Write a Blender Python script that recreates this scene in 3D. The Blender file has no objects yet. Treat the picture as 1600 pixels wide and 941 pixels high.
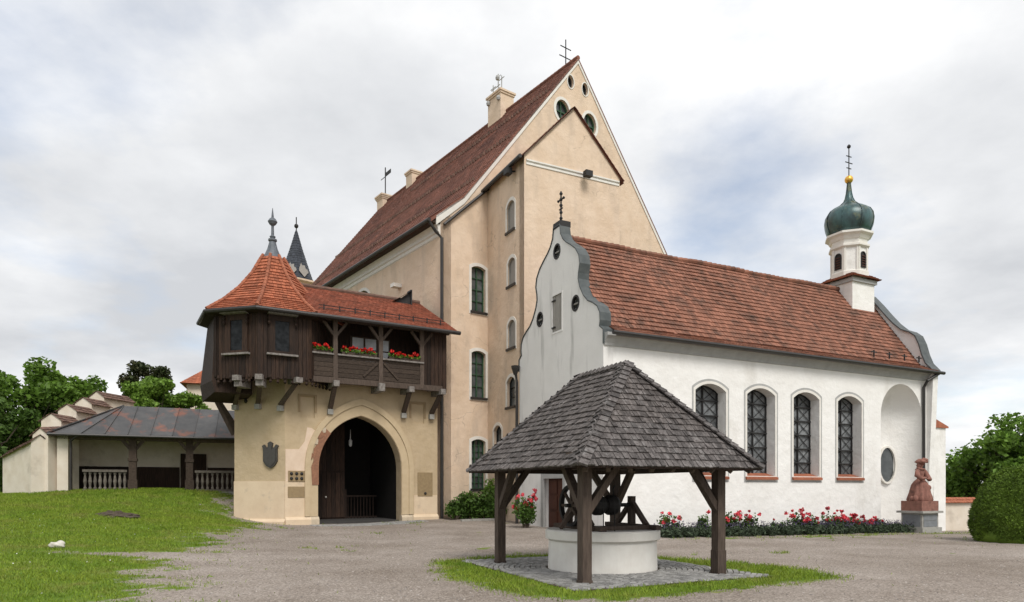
import bpy, bmesh, math, random
import numpy as np
from mathutils import Vector, Matrix
from mathutils.geometry import tessellate_polygon
random.seed(7); rng = np.random.default_rng(7)
R = math.radians
sc = bpy.context.scene
COL = sc.collection
# ------------------------------------------------------------ camera
FPX, HOR, CAMH = 1067.0, 763.0, 1.8        # 24 mm lens, eye height 1.8 m
cam_d = bpy.data.cameras.new('camera'); cam = bpy.data.objects.new('camera', cam_d); COL.objects.link(cam)
cam.location = (0, 0, CAMH); cam.rotation_euler = (R(90), 0, 0)
cam_d.sensor_width = 36; cam_d.lens = 36*FPX/1600; cam_d.shift_y = (HOR-470.5)/1600
cam_d.clip_start = .1; cam_d.clip_end = 5000
sc.camera = cam
sc.view_settings.view_transform = 'Standard'; sc.view_settings.look = 'None'
sc.view_settings.gamma = 1; sc.view_settings.exposure = 0.45
try: sc.view_settings.use_curve_mapping = False
except Exception: pass
# ------------------------------------------------------------ sky and sun
SUN_AZ, SUN_EL = (0.38, -0.925), R(50)      # the sun stands to the right, behind the camera
wd = bpy.data.worlds.new('World'); sc.world = wd; wd.use_nodes = True
nt = wd.node_tree; N = nt.nodes; L = nt.links; N.clear()
out = N.new('ShaderNodeOutputWorld')
sky = N.new('ShaderNodeTexSky'); sky.sky_type = 'NISHITA'; sky.sun_disc = False
sky.sun_elevation = SUN_EL; sky.sun_rotation = math.atan2(SUN_AZ[0], SUN_AZ[1])
b1 = N.new('ShaderNodeBackground'); b1.inputs[1].default_value = 0.12; L.new(sky.outputs[0], b1.inputs[0])
tc = N.new('ShaderNodeTexCoord'); sep = N.new('ShaderNodeSeparateXYZ'); L.new(tc.outputs['Generated'], sep.inputs[0])
mx = N.new('ShaderNodeMath'); mx.operation = 'MAXIMUM'; L.new(sep.outputs[2], mx.inputs[0]); mx.inputs[1].default_value = 0.0
ad = N.new('ShaderNodeMath'); ad.operation = 'ADD'; L.new(mx.outputs[0], ad.inputs[0]); ad.inputs[1].default_value = 0.22
cmb = N.new('ShaderNodeCombineXYZ')
for i in (0, 1):
    dv = N.new('ShaderNodeMath'); dv.operation = 'DIVIDE'; L.new(sep.outputs[i], dv.inputs[0]); L.new(ad.outputs[0], dv.inputs[1]); L.new(dv.outputs[0], cmb.inputs[i])
def wnoise(scale, detail, off, rough=.55):
    mp = N.new('ShaderNodeMapping'); mp.inputs['Location'].default_value = off; L.new(cmb.outputs[0], mp.inputs[0])
    n = N.new('ShaderNodeTexNoise'); n.inputs['Scale'].default_value = scale; n.inputs['Detail'].default_value = detail
    n.inputs['Roughness'].default_value = rough; L.new(mp.outputs[0], n.inputs[0]); return n
def wramp(src, stops):
    r = N.new('ShaderNodeValToRGB'); e = r.color_ramp.elements
    while len(e) < len(stops): e.new(.5)
    for q, (p, c) in zip(e, stops): q.position = p; q.color = (*c, 1)
    L.new(src.outputs[0], r.inputs[0]); return r
cover = wramp(wnoise(1.05, 9, (17, 6, 0)), [(.31, (.42,)*3), (.47, (1,)*3)])
tone = wramp(wnoise(.9, 8, (31.9, 8.8, 2)), [(.36, (.52, .535, .56)), (.50, (.70, .71, .725)), (.62, (.90, .90, .90))])
b2 = N.new('ShaderNodeBackground'); b2.inputs[1].default_value = 0.92; L.new(tone.outputs[0], b2.inputs[0])
ms = N.new('ShaderNodeMixShader'); L.new(cover.outputs[0], ms.inputs[0]); L.new(b1.outputs[0], ms.inputs[1]); L.new(b2.outputs[0], ms.inputs[2])
L.new(ms.outputs[0], out.inputs[0])
sd = bpy.data.lights.new('sun', 'SUN'); sd.energy = 2.0; sd.angle = R(22); sd.color = (1, .96, .90)
sun = bpy.data.objects.new('sun', sd); COL.objects.link(sun); sun.location = (0, 0, 60)
sdir = Vector((SUN_AZ[0]*math.cos(SUN_EL), SUN_AZ[1]*math.cos(SUN_EL), math.sin(SUN_EL)))
sun.rotation_euler = sdir.to_track_quat('Z', 'Y').to_euler()

# ------------------------------------------------------------ helpers
WM = {}
UP = Vector((0, 0, 1))
def V3(p): return Vector((float(p[0]), float(p[1]), float(p[2])))
class Fr:                      # a facade: a runs along it, b stands out of it, c is height
    def __init__(s, O, u, v=None, z=0.0):
        s.O = Vector((O[0], O[1], z)); s.u = Vector((u[0], u[1], 0)).normalized()
        s.v = Vector((v[0], v[1], 0)).normalized() if v else Vector((s.u.y, -s.u.x, 0))
    def p(s, a, b, c): return s.O + float(a)*s.u + float(b)*s.v + float(c)*UP
    def a_of(s, px, b=0.0):    # where the line of sight through a photo column meets the facade
        r = (px-800)/FPX; o = s.O + b*s.v
        return (r*o.y - o.x)/(s.u.x - r*s.u.y)
    def at(s, px, py, b=0.0):
        a = s.a_of(px, b); D = (s.O + b*s.v + a*s.u).y
        return a, CAMH + (HOR-py)/FPX*D - s.O.z
    def off(s, a, b, c=0.0): f = Fr((0, 0), (1, 0)); f.O = s.p(a, b, c); f.u = s.u; f.v = s.v; return f
def link(name, me, parent=None, mw=None, kind=None):
    o = bpy.data.objects.new(name, me); COL.objects.link(o)
    mw = mw or Matrix.Identity(4); WM[o] = mw
    if parent is not None:
        o.parent = parent; o.matrix_parent_inverse = WM[parent].inverted()
    o.matrix_basis = mw
    if kind: o['kind'] = kind
    return o
def tag(o, label, cat, group=None):
    o['label'] = label; o['category'] = cat
    if group: o['group'] = group
    return o
def thing(name, loc, label, cat, group=None):
    return tag(link(name, None, None, Matrix.Translation(V3(loc))), label, cat, group)
def arch(a0, a1, z0, zs, rise, n=10):      # opening outline with a segmental / round head
    pts = [(a0, z0), (a1, z0)]
    w = (a1-a0)/2; m = (a0+a1)/2
    if rise <= 1e-4: return pts + [(a1, zs), (a0, zs)]
    rad = (w*w+rise*rise)/(2*rise); cz = zs+rise-rad; th = math.asin(min(1, w/rad))
    if rise > w: th = math.pi-th
    for i in range(n+1):
        t = th-2*th*i/n; pts.append((m+rad*math.sin(t), cz+rad*math.cos(t)))
    return pts
def ell(ac, zc, ra, rz, n=20): return [(ac+ra*math.cos(2*math.pi*i/n), zc+rz*math.sin(2*math.pi*i/n)) for i in range(n)]
class MB:
    def __init__(s): s.V = []; s.F = []
    def poly(s, pts):
        k = len(s.V); s.V += [V3(p) for p in pts]; s.F.append(tuple(range(k, k+len(pts)))); return s
    def box(s, fr, a0, a1, b0, b1, c0, c1):
        k = len(s.V)
        s.V += [fr.p(a, b, c) for c in (c0, c1) for b in (b0, b1) for a in (a0, a1)]
        s.F += [tuple(k+i for i in f) for f in ((0,1,3,2),(4,5,7,6),(0,1,5,4),(2,3,7,6),(0,2,6,4),(1,3,7,5))]; return s
    def bar(s, p0, p1, w, h, up=UP, w2=None, h2=None):
        p0, p1 = V3(p0), V3(p1); d = (p1-p0).normalized(); x = d.cross(up)
        if x.length < 1e-4: x = d.cross(Vector((1, .2, 0)))
        x.normalize(); y = x.cross(d); w2 = w2 or w; h2 = h2 or h; k = len(s.V)
        for p, ww, hh in ((p0, w, h), (p1, w2, h2)):
            s.V += [p-x*ww/2-y*hh/2, p+x*ww/2-y*hh/2, p+x*ww/2+y*hh/2, p-x*ww/2+y*hh/2]
        s.F += [tuple(k+i for i in f) for f in ((0,1,2,3),(4,5,6,7),(0,1,5,4),(1,2,6,5),(2,3,7,6),(3,0,4,7))]; return s
    def tube(s, pts, r, n=8):
        pts = [V3(p) for p in pts]; rs = r if isinstance(r, (list, tuple)) else [r]*len(pts); k = len(s.V)
        for i, p in enumerate(pts):
            d = (pts[min(i+1, len(pts)-1)]-pts[max(i-1, 0)]).normalized()
            x = d.cross(UP)
            if x.length < .05: x = d.cross(Vector((0, 1, 0)))
            x.normalize(); y = x.cross(d)
            s.V += [p+rs[i]*(math.cos(2*math.pi*j/n)*x+math.sin(2*math.pi*j/n)*y) for j in range(n)]
        for i in range(len(pts)-1):
            for j in range(n): a = k+i*n+j; b = k+i*n+(j+1) % n; s.F.append((a, b, b+n, a+n))
        s.F.append(tuple(k+j for j in range(n))); s.F.append(tuple(k+(len(pts)-1)*n+j for j in range(n))); return s
    def lathe(s, c, prof, n=24, a0=0.0, cap=True, sx=1.0):
        c = V3(c); k = len(s.V)
        for r, z in prof:
            s.V += [c+Vector((r*math.cos(a0+2*math.pi*j/n)*sx, r*math.sin(a0+2*math.pi*j/n), z)) for j in range(n)]
        for i in range(len(prof)-1):
            for j in range(n): a = k+i*n+j; b = k+i*n+(j+1) % n; s.F.append((a, b, b+n, a+n))
        if cap:
            s.F.append(tuple(k+j for j in range(n))); s.F.append(tuple(k+(len(prof)-1)*n+j for j in range(n)))
        return s
    def ball(s, c, r, n=12, m=8, sz=1.0): return s.lathe(c, [(max(1e-3, r*math.sin(math.pi*i/m)), -r*sz*math.cos(math.pi*i/m)) for i in range(m+1)], n)
    def plate(s, fr, outer, holes=(), b0=0.0, b1=-.5, deep=None):   # slab between b0 (front) and b1 with real openings
        loops = [list(outer)]+[list(h) for h in holes]
        tris = tessellate_polygon([[Vector((a, c, 0)) for a, c in lp] for lp in loops])
        flat = [q for lp in loops for q in lp]
        for b in (b0, b1):
            k = len(s.V); s.V += [fr.p(a, b, c) for a, c in flat]; s.F += [tuple(k+i for i in t) for t in tris]
        for lp in loops:
            n = len(lp); k = len(s.V); s.V += [fr.p(a, b, c) for b in (b0, b1) for a, c in lp]
            s.F += [(k+i, k+(i+1) % n, k+n+(i+1) % n, k+n+i) for i in range(n)]
        return s
    def sweep(s, fr, prof, a0, a1):      # constant section (b,c) along the facade
        k = len(s.V); n = len(prof); s.V += [fr.p(a, b, c) for a in (a0, a1) for b, c in prof]
        s.F += [(k+i, k+(i+1) % n, k+n+(i+1) % n, k+n+i) for i in range(n)]
        s.F += [tuple(k+i for i in range(n)), tuple(k+n+i for i in range(n))]; return s
    def strip(s, A, B):                  # ribbon between two polylines
        k = len(s.V); n = len(A); s.V += [V3(p) for p in A]+[V3(p) for p in B]
        s.F += [(k+i, k+i+1, k+n+i+1, k+n+i) for i in range(n-1)]; return s
    def build(s, name, m, parent=None, smooth=False, kind=None, recalc=True, merge=False):
        P = np.array([tuple(v) for v in s.V]); c = Vector((*(P[:, :2].max(0)+P[:, :2].min(0))/2, P[:, 2].min()))
        me = bpy.data.meshes.new(name); me.from_pydata([tuple(v-c) for v in s.V], [], s.F)
        if recalc or merge:
            bm = bmesh.new(); bm.from_mesh(me)
            if merge: bmesh.ops.remove_doubles(bm, verts=bm.verts, dist=1e-4)
            bmesh.ops.recalc_face_normals(bm, faces=bm.faces); bm.to_mesh(me); bm.free()
        me.materials.append(m)
        if smooth: me.polygons.foreach_set('use_smooth', [True]*len(me.polygons))
        me.update()
        return link(name, me, parent, Matrix.Translation(c), kind)
_ub = {}
def ubox(m):
    if m.name not in _ub:
        f = Fr((0, 0), (1, 0), (0, 1)); b = MB().box(f, -.5, .5, -.5, .5, -.5, .5)
        me = bpy.data.meshes.new('piece_'+m.name); me.from_pydata([tuple(v) for v in b.V], [], b.F)
        bm = bmesh.new(); bm.from_mesh(me); bmesh.ops.recalc_face_normals(bm, faces=bm.faces); bm.to_mesh(me); bm.free()
        me.materials.append(m); _ub[m.name] = me
    return _ub[m.name]
def axes(c, x, y, z): return Matrix(((x.x, y.x, z.x, c.x), (x.y, y.y, z.y, c.y), (x.z, y.z, z.z, c.z), (0, 0, 0, 1)))
def pbox(name, m, parent, fr, a0, a1, b0, b1, c0, c1, tilt=0.0):      # one piece sharing the unit box
    x = fr.u*(a1-a0); z = UP*(c1-c0)
    if tilt: z = (UP*math.cos(tilt)+fr.u*math.sin(tilt))*(c1-c0)
    return link(name, ubox(m), parent, axes(fr.p((a0+a1)/2, (b0+b1)/2, (c0+c1)/2), x, fr.v*(b1-b0), z))
def pbar(name, m, parent, p0, p1, w, h, up=UP):
    p0, p1 = V3(p0), V3(p1); d = p1-p0; x = d.normalized().cross(up)
    if x.length < 1e-4: x = d.normalized().cross(Vector((1, .2, 0)))
    x.normalize(); y = x.cross(d.normalized())
    return link(name, ubox(m), parent, axes((p0+p1)/2, x*w, y*h, d))
def tiles(mb, A, B, C, D, tw, th, lift=.035, jit=.006, rnd=0.0, edge=.0, sag=.0):   # A-B eave, D-C top edge
    A, B, C, D = map(V3, (A, B, C, D)); L_ = ((D-A).length+(C-B).length)/2; nr = max(1, round(L_/th))
    nrm = (B-A).cross(D-A)
    if nrm.length < 1e-9: nrm = (B-A).cross(C-B)
    nrm.normalize()
    if nrm.z < 0: nrm = -nrm
    for k in range(nr):
        s0 = k/nr; s1 = min(1.0, (k+1.25)/nr)
        l0, r0, l1, r1 = A.lerp(D, s0), B.lerp(C, s0), A.lerp(D, s1), B.lerp(C, s1)
        w = (r0-l0).length; nc = max(1, round(w/tw)); o = .5 if k % 2 else 0
        for j in range(-1 if o else 0, nc):
            t0 = max(0, (j+o)/nc); t1 = min(1, (j+1+o)/nc)
            if t1-t0 < .2/nc: continue
            g = .04/nc; lf = lift+random.uniform(-jit, jit); dn = (l0-l1)*(random.uniform(-rnd, rnd) if random.random() > .012 else random.uniform(.1, .28))
            m_ = l0.lerp(r0, (t0+t1)/2); lf += sag*(math.sin(m_.x*.8+m_.y*.6+m_.z*.5)+.6*math.sin(m_.x*1.9-m_.y*1.4+m_.z*2.1))
            a, b = l0.lerp(r0, t0+g)+dn, l0.lerp(r0, t1-g)+dn; d, c = l1.lerp(r1, t0+g), l1.lerp(r1, t1-g)
            q = len(mb.V); mb.V += [a+nrm*lf, b+nrm*lf, c+nrm*.004, d+nrm*.004, a-nrm*.002, b-nrm*.002]
            mb.F += [(q, q+1, q+2, q+3), (q, q+1, q+5, q+4), (q+1, q+2, q+5), (q, q+3, q+4)]
    return mb
# ------------------------------------------------------------ materials
MATS = {}
def lin(c):
    return tuple(((x/255)/12.92 if x/255 <= .04045 else ((x/255+.055)/1.055)**2.4) for x in c)
def mat(name, c1, c2=None, scale=3.0, stretch=(1, 1, 1), rough=.9, bump=.25, bscale=40.0, isl=0.0, obj=0.0, spec=.3, metal=0.0,
        c3=None, s3=1.2, lo3=.55, hi3=.7, stretch3=(1, 1, 1), lo=.35, hi=.65, bstretch=None, trans=0.0, bdist=.02, und=0.0, crack=False):
    m = bpy.data.materials.new(name); m.use_nodes = True; t = m.node_tree; n = t.nodes; l = t.links
    bs = n['Principled BSDF']; bs.inputs['Roughness'].default_value = rough; bs.inputs['Metallic'].default_value = metal
    bs.inputs['Specular IOR Level'].default_value = spec
    geo = n.new('ShaderNodeNewGeometry')
    def noise(sc_, st, det=6):
        mp = n.new('ShaderNodeMapping'); mp.inputs['Scale'].default_value = st; l.new(geo.outputs['Position'], mp.inputs[0])
        q = n.new('ShaderNodeTexNoise'); q.inputs['Scale'].default_value = sc_; q.inputs['Detail'].default_value = det; q.inputs['Roughness'].default_value = .6
        l.new(mp.outputs[0], q.inputs[0]); return q.outputs[0]
    def mr(src, lo_, hi_, a=0.0, b=1.0):
        q = n.new('ShaderNodeMapRange'); q.inputs[1].default_value = lo_; q.inputs[2].default_value = hi_; q.inputs[3].default_value = a; q.inputs[4].default_value = b
        l.new(src, q.inputs[0]); return q.outputs[0]
    def mixc(f, a, b):
        q = n.new('ShaderNodeMix'); q.data_type = 'RGBA'
        l.new(f, q.inputs[0])
        for i, x in ((6, a), (7, b)):
            if isinstance(x, tuple): q.inputs[i].default_value = (*x, 1)
            else: l.new(x, q.inputs[i])
        return q.outputs[2]
    col = mixc(mr(noise(scale, stretch), lo, hi), c1, c2 or tuple(x*.8 for x in c1))
    if c3: col = mixc(mr(noise(s3, stretch3), lo3, hi3), col, c3)
    if crack:      # hairline cracks, broken up by noise
        vr = n.new('ShaderNodeTexVoronoi'); vr.feature = 'DISTANCE_TO_EDGE'; vr.inputs['Scale'].default_value = .42
        ds = n.new('ShaderNodeVectorMath'); ds.operation = 'ADD'; l.new(geo.outputs['Position'], ds.inputs[0]); nv = n.new('ShaderNodeTexNoise'); nv.inputs['Scale'].default_value = 1.5; nv.inputs['Detail'].default_value = 6; l.new(geo.outputs['Position'], nv.inputs[0]); l.new(nv.outputs['Color'], ds.inputs[1]); l.new(ds.outputs[0], vr.inputs[0])
        ml = n.new('ShaderNodeMath'); ml.operation = 'MULTIPLY'; l.new(mr(vr.outputs['Distance'], .0, .012, .65, 0), ml.inputs[0]); l.new(mr(noise(.6, (1, 1, 1), 3), .52, .58), ml.inputs[1]); col = mixc(ml.outputs[0], col, tuple(x*.5 for x in c1))
    for src, amt in ((geo.outputs['Random Per Island'], isl), (None, obj)):
        if amt:
            if src is None: src = n.new('ShaderNodeObjectInfo').outputs['Random']
            h = n.new('ShaderNodeHueSaturation'); l.new(mr(src, 0, 1, 1-amt, 1+amt), h.inputs['Value']); l.new(col, h.inputs['Color']); col = h.outputs[0]
    l.new(col, bs.inputs['Base Color'])
    if bump:
        b = n.new('ShaderNodeBump'); b.inputs['Strength'].default_value = bump; b.inputs['Distance'].default_value = bdist
        l.new(noise(bscale, bstretch or stretch, 4), b.inputs['Height']); l.new(b.outputs[0], bs.inputs['Normal'])
        if und:
            b2_ = n.new('ShaderNodeBump'); b2_.inputs['Strength'].default_value = und; b2_.inputs['Distance'].default_value = .05; l.new(noise(2.6, (1, 1, 1), 3), b2_.inputs['Height']); l.new(b2_.outputs[0], b.inputs['Normal'])
    if trans:
        tr = n.new('ShaderNodeBsdfTranslucent'); l.new(col, tr.inputs[0]); ms_ = n.new('ShaderNodeMixShader'); ms_.inputs[0].default_value = trans
        l.new(bs.outputs[0], ms_.inputs[1]); l.new(tr.outputs[0], ms_.inputs[2]); l.new(ms_.outputs[0], n['Material Output'].inputs[0])
    MATS[name] = m; return m
streak = (1, 1, .12)
PL_HALL = mat('plaster_hall', (.70, .555, .425), (.63, .485, .355), 1.1, rough=.95, bump=.35, bscale=14, und=.8, crack=True, c3=(.50, .40, .31), s3=1.3, lo3=.50, hi3=.80, stretch3=(1, 1, .3))
PL_GATE = mat('plaster_gate', (.49, .385, .255), (.44, .34, .215), 1.6, rough=.95, bump=.3, bscale=18, und=.8, c3=(.40, .31, .20), s3=1.1, lo3=.58, hi3=.8, stretch3=(1, 1, .35))
PL_BASE = mat('plaster_pale_base', (.66, .53, .38), (.60, .47, .33), 2, rough=.95, bump=.3, bscale=20, c3=(.45, .37, .28), s3=2.2, lo3=.6, hi3=.8)
PL_PATCH = mat('plaster_fresh', (.68, .54, .42), (.62, .48, .36), 2.5, bump=.3, bscale=20)
PL_WHITE = mat('plaster_white', (.81, .80, .775), (.755, .74, .71), .9, rough=.95, bump=.25, bscale=16, und=.8, c3=(.64, .62, .58), s3=.8, lo3=.55, hi3=.8, stretch3=(1, 1, .4))
PL_GABLE = mat('plaster_white_stained', (.78, .765, .74), (.73, .715, .69), 1.2, rough=.95, bump=.3, bscale=16, c3=(.33, .32, .305), s3=1.9, lo3=.56, hi3=.86, stretch3=(1, 1, .14))
PL_TRIM = mat('trim_white', (.74, .72, .67), (.68, .65, .60), 3, bump=.1)
PL_GREY = mat('trim_grey', (.40, .40, .39), (.34, .34, .33), 3, bump=.1)
PL_WALL = mat('plaster_old_wall', (.70, .63, .54), (.62, .54, .44), 1.4, bump=.4, bscale=10, c3=(.46, .40, .33), s3=1.3, lo3=.55, hi3=.78)
STONE = mat('stone_pale', (.55, .46, .34), (.46, .38, .28), 5, bump=.4, bscale=25)
BRICKRED = mat('exposed_brick', (.30, .15, .09), (.22, .11, .07), 8, bump=.6, bscale=20)
WOOD_D = mat('wood_dark', (.014, .0075, .005), (.042, .022, .013), 9, stretch=(3, 3, .25), rough=.75, bump=.4, bscale=30, obj=.45)
WOOD_B = mat('wood_beam', (.055, .039, .030), (.10, .073, .057), 8, stretch=(3, 3, .4), rough=.75, bump=.4, bscale=30, obj=.15)
WOOD_G = mat('wood_grey', (.070, .050, .037), (.034, .024, .018), 9, stretch=(1, 1, 3), rough=.85, bump=.4, bscale=30, obj=.2)
WOOD_W = mat('wood_weathered_end', (.26, .24, .22), (.14, .12, .11), 9, rough=.85, bump=.4)
WOOD_R = mat('wood_door', (.085, .030, .018), (.055, .02, .013), 8, stretch=(3, 3, .3), rough=.6, bump=.3)
SHING = mat('shingle', (.135, .122, .117), (.060, .052, .050), 22, stretch=(1, 1, .25), rough=.8, bump=.6, bscale=60, obj=.42, c3=(.20, .19, .185), s3=5, lo3=.55, hi3=.75)
SHING_J = mat('shingle_joined', (.130, .115, .108), (.060, .051, .048), 22, stretch=(1, 1, .25), rough=.8, bump=.6, bscale=60, isl=.42, c3=(.20, .185, .18), s3=5, lo3=.55, hi3=.75)
T_CHAP = mat('tile_chapel', (.26, .115, .075), (.20, .09, .06), 1.6, rough=.85, bump=.3, isl=.24, c3=(.095, .058, .043), s3=1.6, lo3=.48, hi3=.78)
T_TUR = mat('tile_turret', (.38, .125, .065), (.30, .098, .052), 1.6, rough=.85, bump=.3, isl=.25, c3=(.22, .08, .045), s3=1.4, lo3=.58, hi3=.8)
T_GATE = mat('tile_gallery', (.28, .085, .048), (.21, .068, .04), 1.6, rough=.85, bump=.3, isl=.25)
T_HALL = mat('tile_hall', (.225, .095, .066), (.175, .076, .055), .7, rough=.85, bump=.3, isl=.25, c3=(.10, .045, .036), s3=.5, lo3=.5, hi3=.7)
T_CAP = mat('tile_ridge', (.34, .12, .065), (.24, .085, .05), 4, rough=.85, bump=.4, obj=.2)
T_OLD = mat('tile_old_brown', (.17, .10, .075), (.11, .07, .055), 5, rough=.9, bump=.5, isl=.3)
METAL_D = mat('gutter_metal', (.016, .014, .013), (.026, .022, .02), 4, rough=.5, bump=.05, spec=.5)
IRON = mat('iron_black', (.02, .02, .021), (.03, .028, .027), 8, rough=.6, bump=.1)
LEAD = mat('lead_grey', (.13, .145, .165), (.09, .10, .115), 5, rough=.55, bump=.15, c3=(.18, .20, .22), s3=3)
ZINC = mat('roof_sheet', (.050, .050, .052), (.075, .073, .073), 2.5, rough=.5, bump=.15, bscale=6, obj=.2, c3=(.20, .075, .045), s3=1.1, lo3=.53, hi3=.66, spec=.5)
COPING = mat('coping_sheet', (.06, .07, .072), (.095, .105, .105), 3, rough=.55, bump=.2)
COPPER = mat('copper_patina', (.022, .034, .036), (.06, .13, .13), 1.6, stretch=(1, 1, .6), rough=.38, bump=.1, c3=(.16, .17, .09), s3=2.1, lo3=.55, hi3=.72, spec=.6, metal=.3)
GOLD = mat('gilding', (.85, .50, .10), (.75, .42, .08), 6, rough=.3, bump=.05, metal=.8)
GLASS = mat('glass_dark', (.05, .058, .06), (.10, .11, .112), 2, rough=.12, bump=.03, bscale=3, spec=.7, obj=.4)
GLASS_T = mat('glass_turret', (.008, .009, .010), (.025, .027, .03), 5, rough=.25, bump=.3, bscale=6, spec=.12)  # darker, less reflective glass for the turret windows
GLASS_L = mat('glass_leaded', (.20, .21, .215), (.07, .075, .08), 6, rough=.3, bump=.25, bscale=9, spec=.7, obj=.5)
GLASS_W = mat('glass_pale', (.62, .64, .66), (.50, .53, .56), 4, rough=.2, bump=.03, spec=.6)  # plain pale colour for the gallery panes
GREEN = mat('paint_green', (.045, .10, .05), (.03, .075, .04), 5, rough=.55, bump=.1)
BLIND = mat('niche_board', (.34, .32, .29), (.26, .245, .225), 8, stretch=(4, 4, .4), bump=.2)
SANDST = mat('red_sandstone', (.27, .13, .10), (.19, .09, .07), 6, rough=.9, bump=.5, bscale=22, c3=(.10, .05, .042), s3=4, lo3=.55, hi3=.75)
PED = mat('stone_grey', (.36, .35, .32), (.27, .26, .24), 5, bump=.4, bscale=25)
SLATEP = mat('slate_panel', (.20, .21, .225), (.16, .17, .18), 5, rough=.6, bump=.1)
SLATE = mat('slate_spire', (.045, .052, .065), (.03, .035, .045), 6, rough=.55, bump=.2, isl=.3)
BRONZE = mat('bronze_dark', (.055, .05, .045), (.04, .036, .032), 8, rough=.5, bump=.3, spec=.5)
BRASS = mat('plaque_tan', (.30, .22, .12), (.25, .18, .10), 9, rough=.6, bump=.3)
ROCK = mat('stone_white', (.62, .59, .53), (.45, .42, .36), 9, bump=.5, bscale=18)
SOIL = mat('soil', (.055, .042, .03), (.09, .07, .05), 9, bump=1, bscale=25)
SETT = mat('sett_stone', (.30, .295, .285), (.23, .225, .215), 8, rough=.85, bump=.4, bscale=40, obj=.3, isl=.3)
LEAF_D = mat('leaf_dark', (.05, .10, .016), (.08, .145, .025), .8, rough=.6, bump=0, isl=.45, trans=.25)
LEAF_M = mat('leaf_mid', (.095, .18, .024), (.14, .245, .035), .8, rough=.6, bump=0, isl=.45, trans=.3)
LEAF_L = mat('leaf_light', (.13, .23, .03), (.17, .28, .045), .8, rough=.6, bump=0, isl=.4, trans=.3)
LEAF_P = mat('leaf_bronze', (.055, .05, .022), (.04, .06, .02), .8, rough=.6, bump=0, isl=.4, trans=.2)
LEAF_Y = mat('yew_green', (.12, .19, .02), (.075, .13, .016), 1.2, rough=.7, bump=0, isl=.5, trans=.15)
LEAF_LAV = mat('lavender_leaf', (.06, .085, .045), (.04, .06, .035), 3, rough=.7, bump=0, isl=.4, trans=.1)
LAV = mat('lavender_flower', (.075, .055, .11), (.055, .045, .08), 5, rough=.8, bump=0, isl=.4)
ROSE = mat('rose_red', (.50, .020, .030), (.62, .10, .13), 3, rough=.6, bump=0, obj=.35, isl=.25, trans=.1)
GERAN = mat('geranium_red', (.62, .018, .012), (.48, .012, .010), 6, rough=.6, bump=0, isl=.3)
BARK = mat('bark', (.06, .045, .032), (.10, .08, .06), 6, stretch=(2, 2, .4), bump=.8, bscale=20)
GRASSM = mat('grass_blade', (.15, .235, .018), (.22, .285, .03), .5, rough=.7, bump=0, isl=.4, trans=.25, c3=(.24, .235, .06), s3=.8, lo3=.52, hi3=.74)
PL_ARCH = mat('plaster_arch', (.53, .42, .275), (.48, .375, .24), 3, bump=.25, bscale=20)
NICHE = mat('niche_trim', (.33, .245, .145), (.29, .21, .125), 4, bump=.2)
BALU = mat('baluster_stone', (.17, .15, .125), (.11, .095, .08), 9, bump=.4, bscale=30, obj=.2)
SETT_D = mat('sett_passage_shade', (.055, .052, .05), (.04, .038, .036), 8, bump=.5, bscale=12)  # sett colour darkened to carry the shade on the passage floor
DARKIN = mat('interior_dark', (.014, .012, .010), (.010, .009, .008), 3, bump=.1)  # near-black colour stands in for the darkness inside the gate passage
# ------------------------------------------------------------ ground
CP = np.array([(0,0,0),(-8,4,0),(8,4,0),(0,12,0),(2,15.4,0),(6,14,0),(-5,11,.03),(10,12,0),(20,15,-.05),(3.5,26,.03),(2.5,23,0),(6,25,-.06),
 (12,28,-.15),(19,32,-.27),(21.5,34,-.36),(24,25,-.1),(32,30,-.35),(1.5,30.3,.08),(-2,35.5,.2),(-5.6,32.6,.14),(-7,29,.12),(-10,30,.14),
 (-12.9,31.2,.45),(-14.6,35.5,1.5),(-21.9,32.4,1.6),(-25,33,1.45),(-16,25,.85),(-21,25,.95),(-10,15,.15),(-11.5,27.5,.38),(-25,18,.55),(-18,11,.15),
 (-34,12,.25),(-34,32,1.4),(0,58,.6),(-30,58,1.2),(30,58,-.9),(-5,36,.25),(-18,38,1.6),(34,10,-.1),(-8,22,.15),(-8.5,34.9,.12),(-9.8,37.1,.12),(-11.2,39.4,.15)])
def _tps(d): return np.where(d > 1e-9, d*d*np.log(np.maximum(d, 1e-9)), 0)
_n = len(CP); _A = np.zeros((_n+3, _n+3)); _A[:_n, :_n] = _tps(np.hypot(CP[:, None, 0]-CP[None, :, 0], CP[:, None, 1]-CP[None, :, 1]))+np.eye(_n)*.5
_A[:_n, _n] = 1; _A[:_n, _n+1:] = CP[:, :2]; _A[_n, :_n] = 1; _A[_n+1:, :_n] = CP[:, :2].T
_w = np.linalg.solve(_A, np.r_[CP[:, 2], 0, 0, 0])
def gz(x, y):
    x = np.clip(np.asarray(x, float), -34, 34); y = np.clip(np.asarray(y, float), 0, 58)
    d = np.hypot(x[..., None]-CP[:, 0], y[..., None]-CP[:, 1])
    return _tps(d)@_w[:_n]+_w[_n]+_w[_n+1]*x+_w[_n+2]*y
def G(x, y): return float(gz(x, y))
def sdpoly(x, y, poly):            # >0 inside, in metres
    P = np.array(poly, float); Q = np.roll(P, -1, 0); d = np.full(x.shape, 1e9); ins = np.zeros(x.shape, bool)
    for (ax, ay), (bx, by) in zip(P, Q):
        ex, ey = bx-ax, by-ay; t = np.clip(((x-ax)*ex+(y-ay)*ey)/(ex*ex+ey*ey), 0, 1)
        d = np.minimum(d, np.hypot(x-ax-t*ex, y-ay-t*ey))
        c = ((ay > y) != (by > y)); ins ^= c & (x < (bx-ax)*(y-ay)/np.where(by == ay, 1e-9, by-ay)+ax)
    return np.where(ins, d, -d)
WHF = Fr((2.03, 15.36), (.9, .436))
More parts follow.
